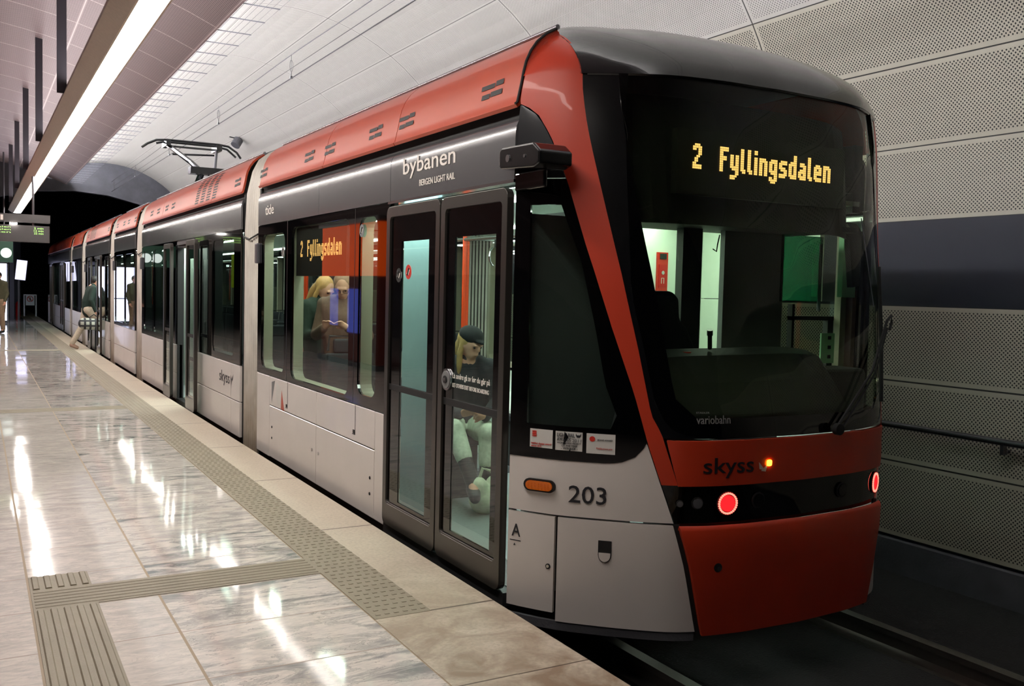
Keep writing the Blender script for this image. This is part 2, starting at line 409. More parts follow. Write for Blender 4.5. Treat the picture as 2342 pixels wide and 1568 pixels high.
# track bed, slab and wall foot
g = MB().box(-.2, 4.0, -5, 60, -.85, -.55, 'ballast').box(.2, 2.35, -5, 60, -.56, -.40, 'ballast')
g.build('ground', tagk='structure')
MB().prism([(2.75, -.66), (3.0, -.63), (3.85, -.61), (3.85, -.66)], -5, 60, 'ballast').box(3.78, 3.95, -5, 60, -.85, -.30, 'concrete').build('baseboard_right', tagk='structure')
def rail(x, lab):
    return tag(MB().prism([(x-.075, -.40), (x+.075, -.40), (x+.07, -.385), (x+.012, -.37), (x+.012, -.315), (x+.036, -.305), (x+.034, -.275), (x-.034, -.275), (x-.036, -.305), (x-.012, -.315), (x-.012, -.37), (x-.07, -.385)], -5, 60, 'rail').build('track_rail'), lab, 'rail')
rail(.56, 'steel track rail nearest the platform edge under the tram'); rail(2.06, 'steel track rail along the perforated wall side, glinting beyond the tram nose')
# right wall and vault: one arc profile
AC, AR = (1.10, 2.35), 2.77
def arc(a): return (AC[0]+AR*cos(a), AC[1]+AR*sin(a))
def sheet(name, pts, vs, m, y0, y1, ny=24, thick=.04, mats=None):
    mb = MB(); n = len(pts)
    for j in range(n-1):
        P = []; U = []
        for i in range(ny+1):
            y = y0+(y1-y0)*i/ny
            for k in (j, j+1): P.append((pts[k][0], y, pts[k][1])); U.append((y, vs[k]))
        fs = [(2*i, 2*i+1, 2*i+3, 2*i+2) for i in range(ny)]
        mb.add(P, fs, mats[j] if mats else m, U)
    o = mb.build(name, tagk='structure'); mo = o.modifiers.new('s', 'SOLIDIFY'); mo.thickness = thick; mo.offset = 1
    return o
WZ = [(-.28, 0), (.30, .6), (.92, 1.2), (1.50, 1.8), (2.14, 2.4)]
pts = [(3.87, z) for z, v in WZ]; vs = [v for z, v in WZ]; ms = ['wall', 'wall', 'wall', 'navy']
a0 = math.asin((2.14-AC[1])/AR)
segs = [(2.14, 2.70), (2.70, 3.29), (3.29, 3.86)]
for i, (za, zb) in enumerate(segs):
    A, B = math.asin((za-AC[1])/AR), math.asin((zb-AC[1])/AR)
    for k in range(1, 5): a = A+(B-A)*k/4; pts.append(arc(a)); vs.append(2.4+.6*(i+k/4)); ms.append('wall')
sheet('wall_right', pts, vs, None, -5, 31, mats=ms)
A = math.asin((3.86-AC[1])/AR); B = radians(118); A2 = atan2(4.69-AC[1], 2.57-AC[0])
pts = []; vs = []
for k in range(6): a = A+(A2-A)*k/5; pts.append(arc(a)); vs.append(1.25*k/5)
for k in range(1, 15): a = A2+(B-A2)*k/14; pts.append(arc(a)); vs.append(1.25+1.25*3*k/14)
sheet('ceiling_track', pts, vs, 'vault', -5, 31)
# mesh ceiling over the platform, an arch of its own; its edge over the track rolls up
CR = 7.4; PC = (-3.0, 5.0-CR)
pts = []; vs = []; s = 0
for k in range(31):
    x = -9+(.02+9)*k/30; z = PC[1]+sqrt(CR*CR-(x-PC[0])**2); pts.append((x, z)); vs.append(x)
for k in range(1, 7):
    a = radians(-90-24+k*20); pts.append((.02+.05*cos(a)+.02, 4.44+.05+.05*sin(a)-.02)); vs.append(.02+k*.02)
sheet('ceiling', pts, vs, 'mesh', -5, 31, thick=.02)
# open wire-mesh strip between that edge and the vault
t = MB()
for i in range(61): t.box(.08, .47, -5+i*.6, -4.99+i*.6, 4.43, 4.44, 'steel')
for i in range(6): t.tube([(.10+i*.073, -5, 4.437), (.10+i*.073, 31, 4.437)], .0022, 'steel', 4)
tag(t.build('cable_grid'), 'wire mesh strip under the bright cove between mesh ceiling and vault', 'grid')
# cove light lying behind the ceiling edge, shining up into the vault
t = MB()
for i in range(8): t.box(-.22, -.08, 1.2+i*3.7, 4.7+i*3.7, 4.60, 4.72, 'cove')
c = thing('cove_light', (-.15, 14, 4.55), 'bright linear uplight hidden in the cove above the mesh ceiling edge', 'light')
t.build('lamp_tube', c); box('lamp_housing', -.26, -.04, -5, 31, 4.55, 4.60, 'steel', c)
# unlit rest of the tunnel beyond the station
t = MB()
for (x0, x1, z0, z1) in ((-9.2, -9, -.8, 6), (5.4, 5.6, -.8, 6), (-9.2, 5.6, 6, 6.2)): t.box(x0, x1, 31.05, 62, z0, z1, 'tunnel')
t.box(-9.2, 5.6, 60, 62, -.8, 6, 'tunnel'); t.build('wall_back', tagk='structure')
ring = MB()
outer = [(-9, -.8), (5.5, -.8), (5.5, 6.1), (-9, 6.1)]
hole = [(4.0, -.7), (4.0, 2.6)]+[(.2+3.8*cos(a), 2.0+2.2*sin(a)) for a in [radians(15+i*15) for i in range(11)]]+[(-8.6, 2.6), (-8.6, -.7)]
plate(ring, outer, [hole], .3, lambda a, b, d: Vector((a, 31.1+d, b)), 'concrete'); ring.build('wall_end', tagk='structure')
box('wall_left', -9.2, -9, -5, 31, -.3, 5, 'concrete', tagk='structure')
# hand rail on the wall
h = thing('wall_handrail', (3.74, 5, .55), 'dark tubular handrail on brackets along the perforated wall', 'handrail')
MB().tube([(3.72, -3, .595), (3.72, 31, .595)], .024, 'darkgrey', 10).build('rail_tube', h, smooth=True)
for i in range(12):
    y = 3.84+i*2.4-2.4
    MB().box(3.70, 3.74, y-.012, y+.012, .51, .58, 'darkgrey').tube([(3.72, y, .53), (3.80, y+.03, .52), (3.865, y+.03, .52)], .014, 'darkgrey').disc((3.85, y+.03, .52), (1, 0, 0), .03, .015, 'darkgrey').build('bracket', h)

# ================================================================== THE TRAM
W2 = 2.56
tram = thing('tram', (1.28, 21, -.40), 'long orange, grey and white tram at the platform with a lit amber destination display', 'tram')
BX = [(0, 4.08), (.03, 4.02), (.138, 3.845), (.334, 3.652), (.45, 3.553), (.563, 3.468), (.66, 3.428), (.75, 3.402), (.92, 3.373), (1.28, 3.355)]
# smooth the plan curve
def yb(x):
    x = min(x, W2-x); x = max(x, 0)
    s = 0; ww = 0
    for i in (-2, -1, 0, 1, 2):
        q = abs(x+i*.02); s += interp(q, BX) if x > .05 else interp(x, BX); ww += 1
    return s/ww
KZ = [(-.3, 1), (.85, 1.0), (1.64, .88), (2.0, .79), (2.6, .66)]
def P0(x, z):
    ins = interp(z, [(2.25, 0), (2.36, .003), (2.44, .009), (2.52, .019), (2.6, .035)]); k = interp(z, KZ)
    return Vector((1.28+(x-1.28)*(1.28-ins)/1.28, 4.08-(4.08-yb(x))*k, z))
def PS(x, z, off=0):
    p = P0(x, z)
    if off:
        e = .02; a, b = P0(max(0, x-e), z), P0(min(W2, x+e), z); c = P0(x, z+e)-P0(x, z-e)
        n = (b-a).cross(c); n.normalize()
        if n.y > 0: n = -n
        p = p+n*off
    return p
def flip(fn): return fn
REAR = [None]
def tf(p):
    return Vector(p) if REAR[0] is None else Vector((p[0], REAR[0]-p[1], p[2]))
def patch(name, fL, fR, zs, nx, m, parent=None, off=0, solid=.02, mirror=False, smooth=True, extra=None):
    for side in ((0, 1) if mirror else (0,)):
        mb = MB(); P = []
        for z in zs:
            a, b = fL(z), fR(z)
            for i in range(nx+1):
                x = a+(b-a)*i/nx
                p = PS(x if not side else W2-x, z, off(x, z) if callable(off) else off); P.append(tf(p))
        fs = [(j*(nx+1)+i, j*(nx+1)+i+1, (j+1)*(nx+1)+i+1, (j+1)*(nx+1)+i) for j in range(len(zs)-1) for i in range(nx)]
        flipn = (REAR[0] is not None) ^ (side == 1)
        if extra:
            for row in extra:
                for i in range(nx+1):
                    p = Vector(row(i/nx)); p.x = W2-p.x if side else p.x; P.append(tf(p))
            n0 = len(zs); fs += [((n0-1+j)*(nx+1)+i, (n0-1+j)*(nx+1)+i+1, (n0+j)*(nx+1)+i+1, (n0+j)*(nx+1)+i) for j in range(len(extra)) for i in range(nx)]
        if flipn: fs = [f[::-1] for f in fs]
        mb.add(P, fs, m)
        mb.uv = {0: (0, 0)}   # keep winding
        o = mb.build(name, parent or tram, smooth=smooth, solid=solid)
    return o
def fr(a, b, n): return [a+(b-a)*i/n for i in range(n+1)]
redL = lambda z: interp(z, [(-.1, .69), (-.078, .684), (.226, .625), (.441, .569), (.648, .506), (.834, .453), (1.061, .407), (1.372, .328), (1.77, .235), (2.066, .171), (2.289, .112), (2.397, .068), (2.44, .03), (2.462, 0)])
redR = lambda z: interp(z, [(.83, .52), (.889, .501), (.96, .47), (1.271, .425), (1.646, .363), (2.0, .305), (2.321, .25), (2.554, .215), (2.6, .21)])
wsL = lambda z: max(redR(z)+.022, interp(z, [(.853, .80), (.857, .70), (.864, .63), (.875, .587), (.90, .545), (.943, .515), (1.0, .49), (1.066, .47), (1.1, .4)]))
ZS = [(.035, 2.6), (.053, 2.68), (.113, 2.785), (.227, 2.868), (.35, 2.915), (.5, 2.95), (.8, 3.0), (1.28, 3.03)]
FAIR = [(-.004, 2.465), (.008, 2.475), (.018, 2.52), (.029, 2.57), (.040, 2.63), (.053, 2.68), (.078, 2.735), (.113, 2.785), (.165, 2.832), (.227, 2.866)]
def zsec(x):
    t = min(1, max(0, 1-(min(x, W2-x)-.035)/1.245)); return 2.6+.435*(max(0, 1-t**2.7))**.5
def roofpt(x, q, yend=4.3):
    xr = 1.28+(x-1.28)/(1.28-.035)*1.28; xr = min(max(xr, 0), W2)
    b = min(1, max(0, (min(x, W2-x)-.235)/.45)); b = b*b*(3-2*b)
    yf = 4.08-(4.08-yb(xr))*.66; hh = (1-q**(2.2-.3*b))**(.65-.03*b) if q < 1 else 0; yend += .24*b
    return Vector((x, yf+(1-q)*(yend-yf), 2.6+(zsec(x)-2.6)*hh*(1-.025*b)))
def nose(full):
    patch('lower_side_panel', lambda z: 0, lambda z: .135, fr(-.045, .435, 6), 4, 'white', mirror=full)
    patch('corner_panel', lambda z: .145, lambda z: redL(z)-.008, fr(-.085, .435, 8), 12, 'white', mirror=full)
    patch('upper_side_panel', lambda z: 0, lambda z: redL(z)-.004, fr(.445, .84, 8), 14, 'white', mirror=full)
    patch('side_skirt', lambda z: 0, lambda z: redL(-.08)-.01, fr(-.13, -.087, 2), 14, 'concrete', mirror=full, off=-.004)
    bot = lambda z: interp(z, [(.718, .30), (.722, .335), (.73, .365), (.757, .41), (.80, .44), (.834, .453), (.90, redL(.90))]) if z < .9 else redL(z)
    clL = lambda z: .045
    clR = lambda z: interp(z, [(.885, .32), (.90, .345), (.93, .349), (1.097, .303), (1.37, .268), (1.685, .218), (1.959, .146)])
    zz = [.718, .722, .73, .745, .757, .78, .80, .834, .87, .885]
    patch('side_window_border', lambda z: .0, bot, zz, 14, 'gloss', mirror=full, off=.003)
    sb = patch('side_window_border', clR, redL, fr(.885, 1.965, 16), 5, 'gloss', mirror=full, off=.003)
    patch('side_window_border', lambda z: 0, clL, fr(.885, 1.965, 8), 2, 'gloss', mirror=full, off=.003)
    patch('side_window_border', lambda z: 0, redL, fr(1.965, 2.09, 3), 10, 'gloss', mirror=full, off=.003)
    patch('side_window_pane', clL, clR, fr(.885, 1.965, 12), 6, 'pane', mirror=full, off=.002, solid=.006)
    patch('quarter_panel', lambda z: 0, lambda z: max(.002, redL(z)-.004), fr(2.095, 2.455, 8), 8, 'darkgrey', mirror=full)
    zz = sorted(set(fr(.63, 2.46, 40)+fr(2.40, 2.6, 10)))
    redl = lambda z: redL(z) if z < 2.462 else 0
    rR = lambda z: max(redR(z), redl(z)+.004) if z > .84 else interp(z, [(.63, .575), (.84, .515)])
    def sh(q):
        def g(t):
            p = roofpt(.035+.205*t, q, 4.3)+Vector((-.003, -.004, .004)); p.y = min(p.y, 4.1); return p
        return g
    patch('pillar', redl, rR, zz[:-1], 8, 'red', mirror=full, off=.006, extra=[sh(q) for q in (1, .993, .98, .96, .93, .9, .86, .8, .72, .64, .55, .48, .42, .36)])
    patch('windscreen_seal', lambda z: rR(z), lambda z: wsL(z) if z > .85 else rR(z)+.01, sorted(set(fr(.855, 1.1, 16)+fr(1.1, 2.6, 20))), 4, 'satin', mirror=full, off=.004)
    zz = [.853, .857, .864, .875, .90, .943]+fr(1.0, 1.66, 7)+fr(1.75, 2.6, 10)
    # black printed border below and beside the clear glass, clear glass itself
    b1 = lambda z: wsL(z)
    fin = lambda z: interp(z, [(.95, .66), (.97, .61), (1.0, .58), (1.06, .56), (1.28, .53), (1.8, .46), (2.6, .36)])
    patch('windscreen_border', b1, lambda z: W2-b1(z), [.853, .857, .864, .875, .90, .943, .95], 40, 'gloss', off=.002, solid=.012)
    patch('windscreen_border', b1, fin, fr(.95, 2.6, 18), 4, 'gloss', mirror=True, off=.002, solid=.012)
    patch('windscreen', fin, lambda z: W2-fin(z), fr(.95, 2.6, 24), 40, 'wsglass', off=.0, solid=.008)
    patch('front_panel', lambda z: interp(z, [(.63, .575), (.84, .525)]), lambda z: W2-interp(z, [(.63, .575), (.84, .525)]), fr(.628, .845, 5), 44, 'red', off=lambda x, z: .002+.016*min(1, min(x-.5, 2.06-x)/.06), solid=.03)
    patch('light_band', lambda z: redL(z), lambda z: W2-redL(z), fr(.43, .64, 4), 44, 'gloss', off=-.006, solid=.02)
    patch('bumper', lambda z: redL(z)+.014, lambda z: W2-redL(z)-.014, fr(-.10, .415, 9)+[.43, .438], 44, 'red', off=lambda x, z: interp(z, [(-.1, .022), (.1, .034), (.3, .04), (.425, .034), (.438, .02)]), solid=.05)
    patch('bumper_seal', lambda z: redL(z)-.008, lambda z: redL(z)+.02, fr(-.10, .44, 8), 2, 'rubber', mirror=True, off=.004)
    # roof dome and the red shoulder pieces
    def grid(name, xa, xb, nx, qs, m, yend=4.3, mir=False):
        mb = MB()
        for side in ((0, 1) if mir else (0,)):
            P = []
            for q in qs:
                for i in range(nx+1):
                    x = xa+(xb-xa)*i/nx; p = roofpt(x, q, yend)
                    if name == 'shoulder': p.y = min(p.y, 4.1)
                    if side: p.x = W2-p.x
                    P.append(tf(p))
            n = nx+1; fs = [(j*n+i, (j+1)*n+i, (j+1)*n+i+1, j*n+i+1) for j in range(len(qs)-1) for i in range(nx)]
            if (REAR[0] is None) ^ (side == 1): fs = [f[::-1] for f in fs]
            mb.add(P, fs, m)
        mb.uv = {0: (0, 0)}
        return mb.build(name, tram, smooth=True, solid=-.015 if False else .015)
    qs = [0, .15, .3, .45, .6, .7, .8, .87, .92, .96, .985, 1]
    grid('roof_dome', .235, W2-.235, 48, qs, 'satin', 4.36)
    mb = MB(); mb.tube([tf(roofpt(.232, q, 4.3)+Vector((0, 0, .002))) for q in qs], .006, 'rubber', 6)
    mb.tube([tf(PS(x, 2.603, .004)) for x in fr(.23, W2-.23, 40)], .009, 'satin', 6)
    mb.tube([tf(Vector((x-.004, 4.10, z))) for x, z in FAIR], .007, 'rubber', 6)
    mb.build('roof_seam', tram, smooth=True)
nose(True)

# nose details ----------------------------------------------------------
def curve_fn(xl, xr, z0, z1, off=.004):
    "text or panel laid on the nose: a runs from plan abscissa xl to xr"
    return lambda a, b, d: PS(xl+(xr-xl)*a, z0+(z1-z0)*b, off+d)
mb = MB(); text(mb, '203', curve_fn(.179, .312, .515, .60), 'textd'); mb.build('fleet_number', tram)
mb = MB(); text(mb, 'A', curve_fn(.0105, .034, .308, .372, .002), 'textd')
for a, b, c, d in ((.006, .036, .285, .290),): mb.add([PS(a, c, .003), PS(b, c, .003), PS(b, d, .003), PS(a, d, .003)], [(0, 1, 2, 3)], 'textd')
mb.add([PS(.016, .262, .003), PS(.022, .262, .003), PS(.019, .275, .003)], [(0, 1, 2)], 'textd'); mb.build('door_letter', tram)
def patchbox(mb, x0, x1, z0, z1, m, off=.004, th=.002, n=6, r=None):
    L = rrect(0, 1, 0, 1, r or .001, 4 if r else 1)
    plate(mb, L, [], th, lambda a, b, d: PS(x0+(x1-x0)*a, z0+(z1-z0)*b, off+d), m)
def disc_on(mb, x, z, r, depth, m, off=.004, n=20, sq=1):
    p = PS(x, z, off); q = PS(x, z, off+.01); mb.disc(p, q-p, r, depth, m, n, rx=r*sq)
# indicator, panel hatch and lock
mb = MB(); L = rrect(0, .155, 0, .062, .03); plate(mb, L, [], .012, lambda a, b, d: PS(.043+a*.6, .552+b, .002+d), 'rubber')
ind = mb.build('side_indicator', tram, smooth=False)
mb = MB(); L = rrect(.014, .141, .009, .053, .021); plate(mb, L, [], .01, lambda a, b, d: PS(.043+a*.6, .552+b, .012+d), 'amber')
for i in range(7):
    for j in range(3): disc_on(mb, .059+i*.0095, .567+j*.012, .004, .002, 'amber', .022, 6)
mb.build('amber_lens', ind)
mb = MB(); L = [(0, 1), (0, .35)]+[(.5-.5*cos(a), .35-.33*sin(a)) for a in [radians(i*18) for i in range(1, 10)]]+[(1, .35), (1, 1)]
plate(mb, L, [], .003, lambda a, b, d: PS(.288+.047*a, .232+.108*b, .001+d), 'rubber')
mb.build('hatch_recess', tram)
mb = MB(); plate(mb, [(.06, .45), (.06, .35)]+[(.5-.44*cos(a), .35-.30*sin(a)) for a in [radians(i*18) for i in range(1, 10)]]+[(.94, .35), (.94, .45)], [], .004, lambda a, b, d: PS(.288+.047*a, .232+.108*b, .003+d), 'white'); mb.build('hatch_tongue', tram)
mb = MB(); disc_on(mb, .118, .185, .013, .003, 'rubber', .001); disc_on(mb, .118, .185, .008, .004, 'chrome', .003); mb.build('panel_lock', tram)
mb = MB(); disc_on(mb, .765, .236, .022, .003, 'rubber', .036); disc_on(mb, .772, .23, .012, .004, 'chrome', .036); mb.build('towing_cover', tram)
# window stickers
def sticker(x0, x1, z0, z1, n):
    mb = MB(); patchbox(mb, x0, x1, z0, z1, 'paper', .004); f = lambda u0, u1, v0, v1: curve_fn(x0+(x1-x0)*u0, x0+(x1-x0)*u1, z0+(z1-z0)*v0, z0+(z1-z0)*v1, .0065)
    if n == 0:
        text(mb, 'reddot design award', f(.06, .94, .14, .28), 'red_p'); text(mb, 'winner 2010', f(.06, .5, .03, .13), 'red_p')
        for k in range(4): 
            plate(mb, [(.5+.5*cos(radians(a)), .5+.5*sin(radians(a))) for a in range(0, 360, 30)], [], .001, lambda a, b, d, k=k: PS(x0+(x1-x0)*(.08+.22*a), z0+(z1-z0)*(.58+.085*k+.065*b), .0065+d), 'red_p')
    elif n == 1:
        text(mb, 'LIGHT RAIL', f(.05, .70, .72, .92), 'textd'); text(mb, 'AWARDS', f(.05, .55, .50, .68), 'textd'); text(mb, '2011', f(.60, .95, .48, .64), 'textg')
        text(mb, 'WORLDWIDE PROJECT', f(.05, .95, .34, .44), 'textd'); text(mb, 'OF THE YEAR', f(.22, .8, .21, .31), 'textd'); text(mb, '- WINNER -', f(.2, .82, .06, .17), 'textd')
        plate(mb, [(0, 1), (0, .5), (.2, .1), (.8, .1), (1, .5), (1, 1), (.8, .6), (.2, .6)], [], .001, lambda a, b, d: PS(x0+(x1-x0)*(.74+.2*a), z0+(z1-z0)*(.7+.25*b), .0065+d), 'textd')
    else:
        plate(mb, [(.5+.5*cos(radians(a)), .5+.5*sin(radians(a))) for a in range(0, 360, 24)], [], .001, lambda a, b, d: PS(x0+(x1-x0)*(.1+.2*a), z0+(z1-z0)*(.6+.27*b), .0065+d), 'red_p')
        text(mb, 'BRAND AWARD', f(.38, .9, .66, .74), 'textd'); text(mb, 'Publikumets pris', f(.35, .9, .2, .32), 'red_p')
    mb.build('window_sticker', tram)
sticker(.057, .123, .771, .862, 0); sticker(.132, .223, .768, .861, 1); sticker(.237, .338, .763, .860, 2)
# front lettering
mb = MB(); text(mb, 'skyss', curve_fn(.685, .955, .665, .765, .019), 'textd')
mb.build('operator_lettering', tram)
mb = MB()
mb.add([PS(.985, .735, .0205), PS(1.02, .70, .0205), PS(1.01, .695, .0205), PS(.99, .70, .0205)], [(0, 1, 2, 3)], 'textw')
mb.add([PS(1.0, .69, .0205), PS(1.03, .685, .0205), PS(1.045, .725, .0205), PS(1.02, .705, .0205)], [(0, 1, 2, 3)], 'textw')
mb.build('bird_emblem', tram)
mb = MB(); patchbox(mb, 1.035, 1.065, .712, .742, 'amberglow', .0205, .004, r=.3); mb.build('lit_emblem_wing', tram)
mb = MB(); text(mb, 'variobahn', curve_fn(.655, .83, .925, .965, .004), 'textg'); text(mb, 'STADLER', curve_fn(.655, .72, .975, .983, .004), 'textg'); mb.build('builder_lettering', tram)
# tail lamps and round lenses in the band
def tail(x, z):
    mb = MB(); disc_on(mb, x, z, .060, .012, 'rubber', -.012, 28); t = mb.build('tail_lamp', tram)
    p = PS(x, z, .001); n = (PS(x, z, .02)-p).normalized(); a = n.cross(Vector((0, 0, 1))).normalized(); b = n.cross(a)
    mb = MB(); mb.disc(p, n, .040, .004, 'redcore'); mb.build('lens', t)
    mb = MB()
    for k in range(28):
        an = 2*pi*k/28; c = p+(a*cos(an)+b*sin(an))*.049; mb.disc(c, n, .0052, .006, 'redled', 8)
    mb.build('led_ring', t)
tail(.827, .537); tail(W2-.60, .537)
for x, z, r, nm, m in ((.587, .542, .018, 'marker_lens', 'lens'), (.668, .544, .030, 'indicator_lens', 'lens'), (1.007, .541, .040, 'fog_lens', 'gloss'), (1.6, .541, .040, 'fog_lens', 'gloss')):
    mb = MB(); disc_on(mb, x, z, r, .006, 'rubber', -.002); disc_on(mb, x, z, r*.8, .01, m, 0); mb.build(nm, tram, smooth=False)
# camera box at the door corner
mb = MB(); mb.prism([(3.78, 2.115), (4.10, 2.135), (4.115, 2.15), (4.115, 2.225), (4.09, 2.24), (3.79, 2.232), (3.73, 2.19), (3.73, 2.13)], -.085, .10, 'satin', axis='x')
k = mb.build('camera_housing', tram, bevel=.02)
mb = MB().disc((-.086, 4.02, 2.18), (-1, 0, 0), .018, .004, 'chrome').disc((-.086, 3.86, 2.175), (-1, 0, 0), .008, .004, 'chrome'); mb.build('camera_lens', k)
mb = MB().box(-.012, .01, 3.80, 4.08, 2.03, 2.12, 'gloss'); mb.build('mirror_base', tram, bevel=.01)
# wipers: two, parked on the far side of the windscreen
def wiper(a, b, c, nm):
    mb = MB(); mb.tube([a, b], .011, 'rubber', 6); mb.tube([c[0], c[1]], .009, 'rubber', 6); return mb.build(nm, tram)
pa = PS(1.50, .87, .03); pb = PS(2.04, 1.42, .05)
mb = MB(); mb.tube([pa, PS(1.80, 1.15, .05), pb], .008, 'rubber', 6); mb.tube([PS(1.56, .88, .03), PS(1.84, 1.14, .045), PS(2.05, 1.38, .05)], .006, 'rubber', 6); mb.tube([pb, PS(2.07, 1.45, .07), PS(2.09, 1.41, .07), PS(2.07, 1.37, .06)], .008, 'rubber', 6)
mb.disc(pa, (0, -1, 0), .03, .03, 'rubber'); wa = mb.build('wiper_arm', tram)
mb = MB(); mb.tube([PS(1.98, .98, .018), PS(2.02, 1.3, .02), PS(2.03, 1.72, .02)], .012, 'rubber', 6); mb.build('wiper_blade', wa)
mb = MB(); mb.tube([PS(1.86, 1.98, .01), PS(1.93, 1.5, .012)], .003, 'steel', 6); mb.build('washer_hose', tram)
# destination display behind the glass
GL = {'2': ['.###.', '#####', '##.##', '...##', '...##', '..##.', '.##..', '.##..', '##...', '#####', '#####'],
'F': ['#####', '#####', '##...', '##...', '####.', '####.', '##...', '##...', '##...', '##...', '##...'],
'y': ['', '', '', '##.##', '##.##', '##.##', '##.##', '##.##', '#####', '.####', '...##', '...##', '####.', '###..'],
'l': ['##.', '##.', '##.', '##.', '##.', '##.', '##.', '##.', '##.', '###', '.##'],
'i': ['##', '##', '', '##', '##', '##', '##', '##', '##', '##', '##'],
'n': ['', '', '', '####.', '#####', '##.##', '##.##', '##.##', '##.##', '##.##', '##.##'],
'g': ['', '', '', '.####', '#####', '##.##', '##.##', '##.##', '#####', '.####', '...##', '##.##', '#####', '.###.'],
's': ['', '', '', '.####', '#####', '##...', '####.', '.####', '...##', '#####', '####.'],
'd': ['...##', '...##', '...##', '.####', '#####', '##.##', '##.##', '##.##', '##.##', '#####', '.####'],
'a': ['', '', '', '.###.', '.####', '...##', '.####', '#####', '##.##', '#####', '.####'],
'e': ['', '', '', '.###.', '#####', '##.##', '#####', '#####', '##...', '#####', '.####'], ' ': ['........']}
def led_text(mb, s, fn, m, cols=None):
    x = 0; D = []
    for ch in s:
        g = GL[ch]
        for r, row in enumerate(g):
            for c, v in enumerate(row):
                if v == '#': D.append((x+c, -r))
        x += max(len(q) for q in g)+1
    W_ = x-1
    for (cx, cy) in D:
        q = [fn((cx+a)/W_, (cy+b)/11.) for a, b in ((.04, .04), (.92, .04), (.92, .92), (.04, .92))]
        mb.add(q, [(0, 1, 2, 3)], m)
DY = 3.655
disp = box('destination_display', .66, 1.84, DY, DY+.04, 2.04, 2.36, 'leddim', tram)
mb = MB(); led_text(mb, '2 Fyllingsdalen', lambda a, b: Vector((.757+.975*a, DY-.003, 2.282+.125*b)), 'led'); mb.build('led_text', disp)
# black lining of the upper windscreen, cab ceiling
mb = MB(); P = []
for z in fr(1.90, 2.55, 6):
    for x in fr(.30, W2-.30, 24): P.append(PS(x, z, 0)+Vector((0, .22, 0)))
mb.add(P, [(j*25+i, j*25+i+1, (j+1)*25+i+1, (j+1)*25+i) for j in range(6) for i in range(24)], 'black'); mb.build('destination_box', tram, solid=.01)
box('cab_ceiling', .36, 2.2, 3.85, 4.5, 1.93, 1.96, 'black', tram)
# dashboard
mb = MB()
prof = [(3.62, .80), (3.58, .93), (3.70, 1.06), (3.86, 1.19), (3.98, 1.225), (4.0, 1.19), (3.98, .80)]
P = []; xs = fr(.62, 1.94, 14)
for x in xs:
    cx = abs(x-1.28)/.66; lift = .02*math.exp(-((x-.9)/.2)**2)*0+(.03 if .7 < 0 else 0)
    for (y, z) in prof: P.append((x, y+(0.05*cx*cx if y < 3.8 else 0), z+(.028*(1-cx**4)+.02*max(0, (x-1.28)) if z > 1 else 0)))
n = len(prof); fs = [(j*n+i, j*n+(i+1) % n, (j+1)*n+(i+1) % n, (j+1)*n+i) for j in range(len(xs)-1) for i in range(n)]+[tuple(range(n)), tuple(range((len(xs)-1)*n, len(xs)*n))[::-1]]
mb.add(P, fs, 'int_dark'); ds = mb.build('dashboard', tram, smooth=False, bevel=.015)
MB().box(1.93, 2.28, 3.80, 4.05, .8, 1.13, 'int_dark').build('dashboard_side', tram, bevel=.03)
MB().tube([(1.16, 3.93, 1.25), (1.13, 3.90, 1.33)], .012, 'int_dark').disc((1.13, 3.90, 1.325), (-.2, -.2, .9), .016, .03, 'darkgrey').build('microphone', ds)
MB().disc((.99, 3.93, 1.21), (0, 0, 1), .03, .025, 'red_p').build('stop_button', ds)
# driver's seat
st = MB(); st.prism([(.78, 1.05), (1.22, 1.05), (1.22, 1.25), (1.16, 1.36), (1.11, 1.40), (1.10, 1.52), (1.05, 1.56), (.90, 1.56), (.86, 1.52), (.85, 1.40), (.79, 1.32)], 4.12, 4.24, 'seat')
sx = st.build('driver_seat', tram, bevel=.025); MB().box(.80, 1.2, 3.86, 4.24, .42, .56, 'seat').build('seat_cushion', sx, bevel=.03); MB().box(.92, 1.08, 4.0, 4.16, .0, .42, 'int_dark').build('seat_base', sx)
MB().box(.82, 1.18, 4.14, 4.22, .5, 1.1, 'seat').build('seat_back', sx, bevel=.02)
# cab partition
box('cab_rear_wall', .10, .78, 4.10, 4.13, 0, 1.93, 'cab_grey', tram)
box('cab_partition_post', 1.24, 1.385, 4.28, 4.34, 0, 1.93, 'int_dark', tram)
box('cab_wall_panel', 2.45, 2.49, 4.93, 5.5, 0, 1.515, 'int_white', tram)
box('cab_wall_panel', 2.45, 2.49, 4.36, 5.5, 1.52, 2.1, 'int_white', tram)
mb = MB().tube([(1.50, 4.262, 1.90), (1.47, 4.245, 1.84), (1.455, 4.235, 1.80), (1.435, 4.245, 1.815)], .004, 'rubber', 5); mb.build('coat_hook', tram)
box('cab_partition_panel', 1.56, 2.05, 4.28, 4.32, 0, 1.93, 'cab_grey', tram)
pn = box('cab_glass_panel', 2.02, 2.37, 4.26, 4.275, 1.515, 1.93, 'green_glass', tram)
mb = MB().box(2.10, 2.12, 4.24, 4.28, 0.9, 1.5, 'int_dark').box(2.10, 2.54, 4.24, 4.28, 1.40, 1.425, 'int_dark').box(2.42, 2.47, 4.24, 4.28, .95, 1.42, 'int_dark'); mb.build('cab_side_shelf', tram)
mb = MB().box(2.40, 2.52, 4.12, 4.16, 1.55, 1.93, 'int_green'); mb.build('cab_side_pillar', tram)
mb = MB().box(2.50, 2.535, 4.12, 4.2, .75, 1.6, 'brown'); mb.build('cab_side_trim', tram)
nb = box('notice_board', 2.30, 2.42, 4.18, 4.19, 1.13, 1.32, 'int_green', tram)
mb = MB()
for z in (1.16, 1.22, 1.28): mb.box(2.36, 2.385, 4.176, 4.18, z, z+.022, 'textd')
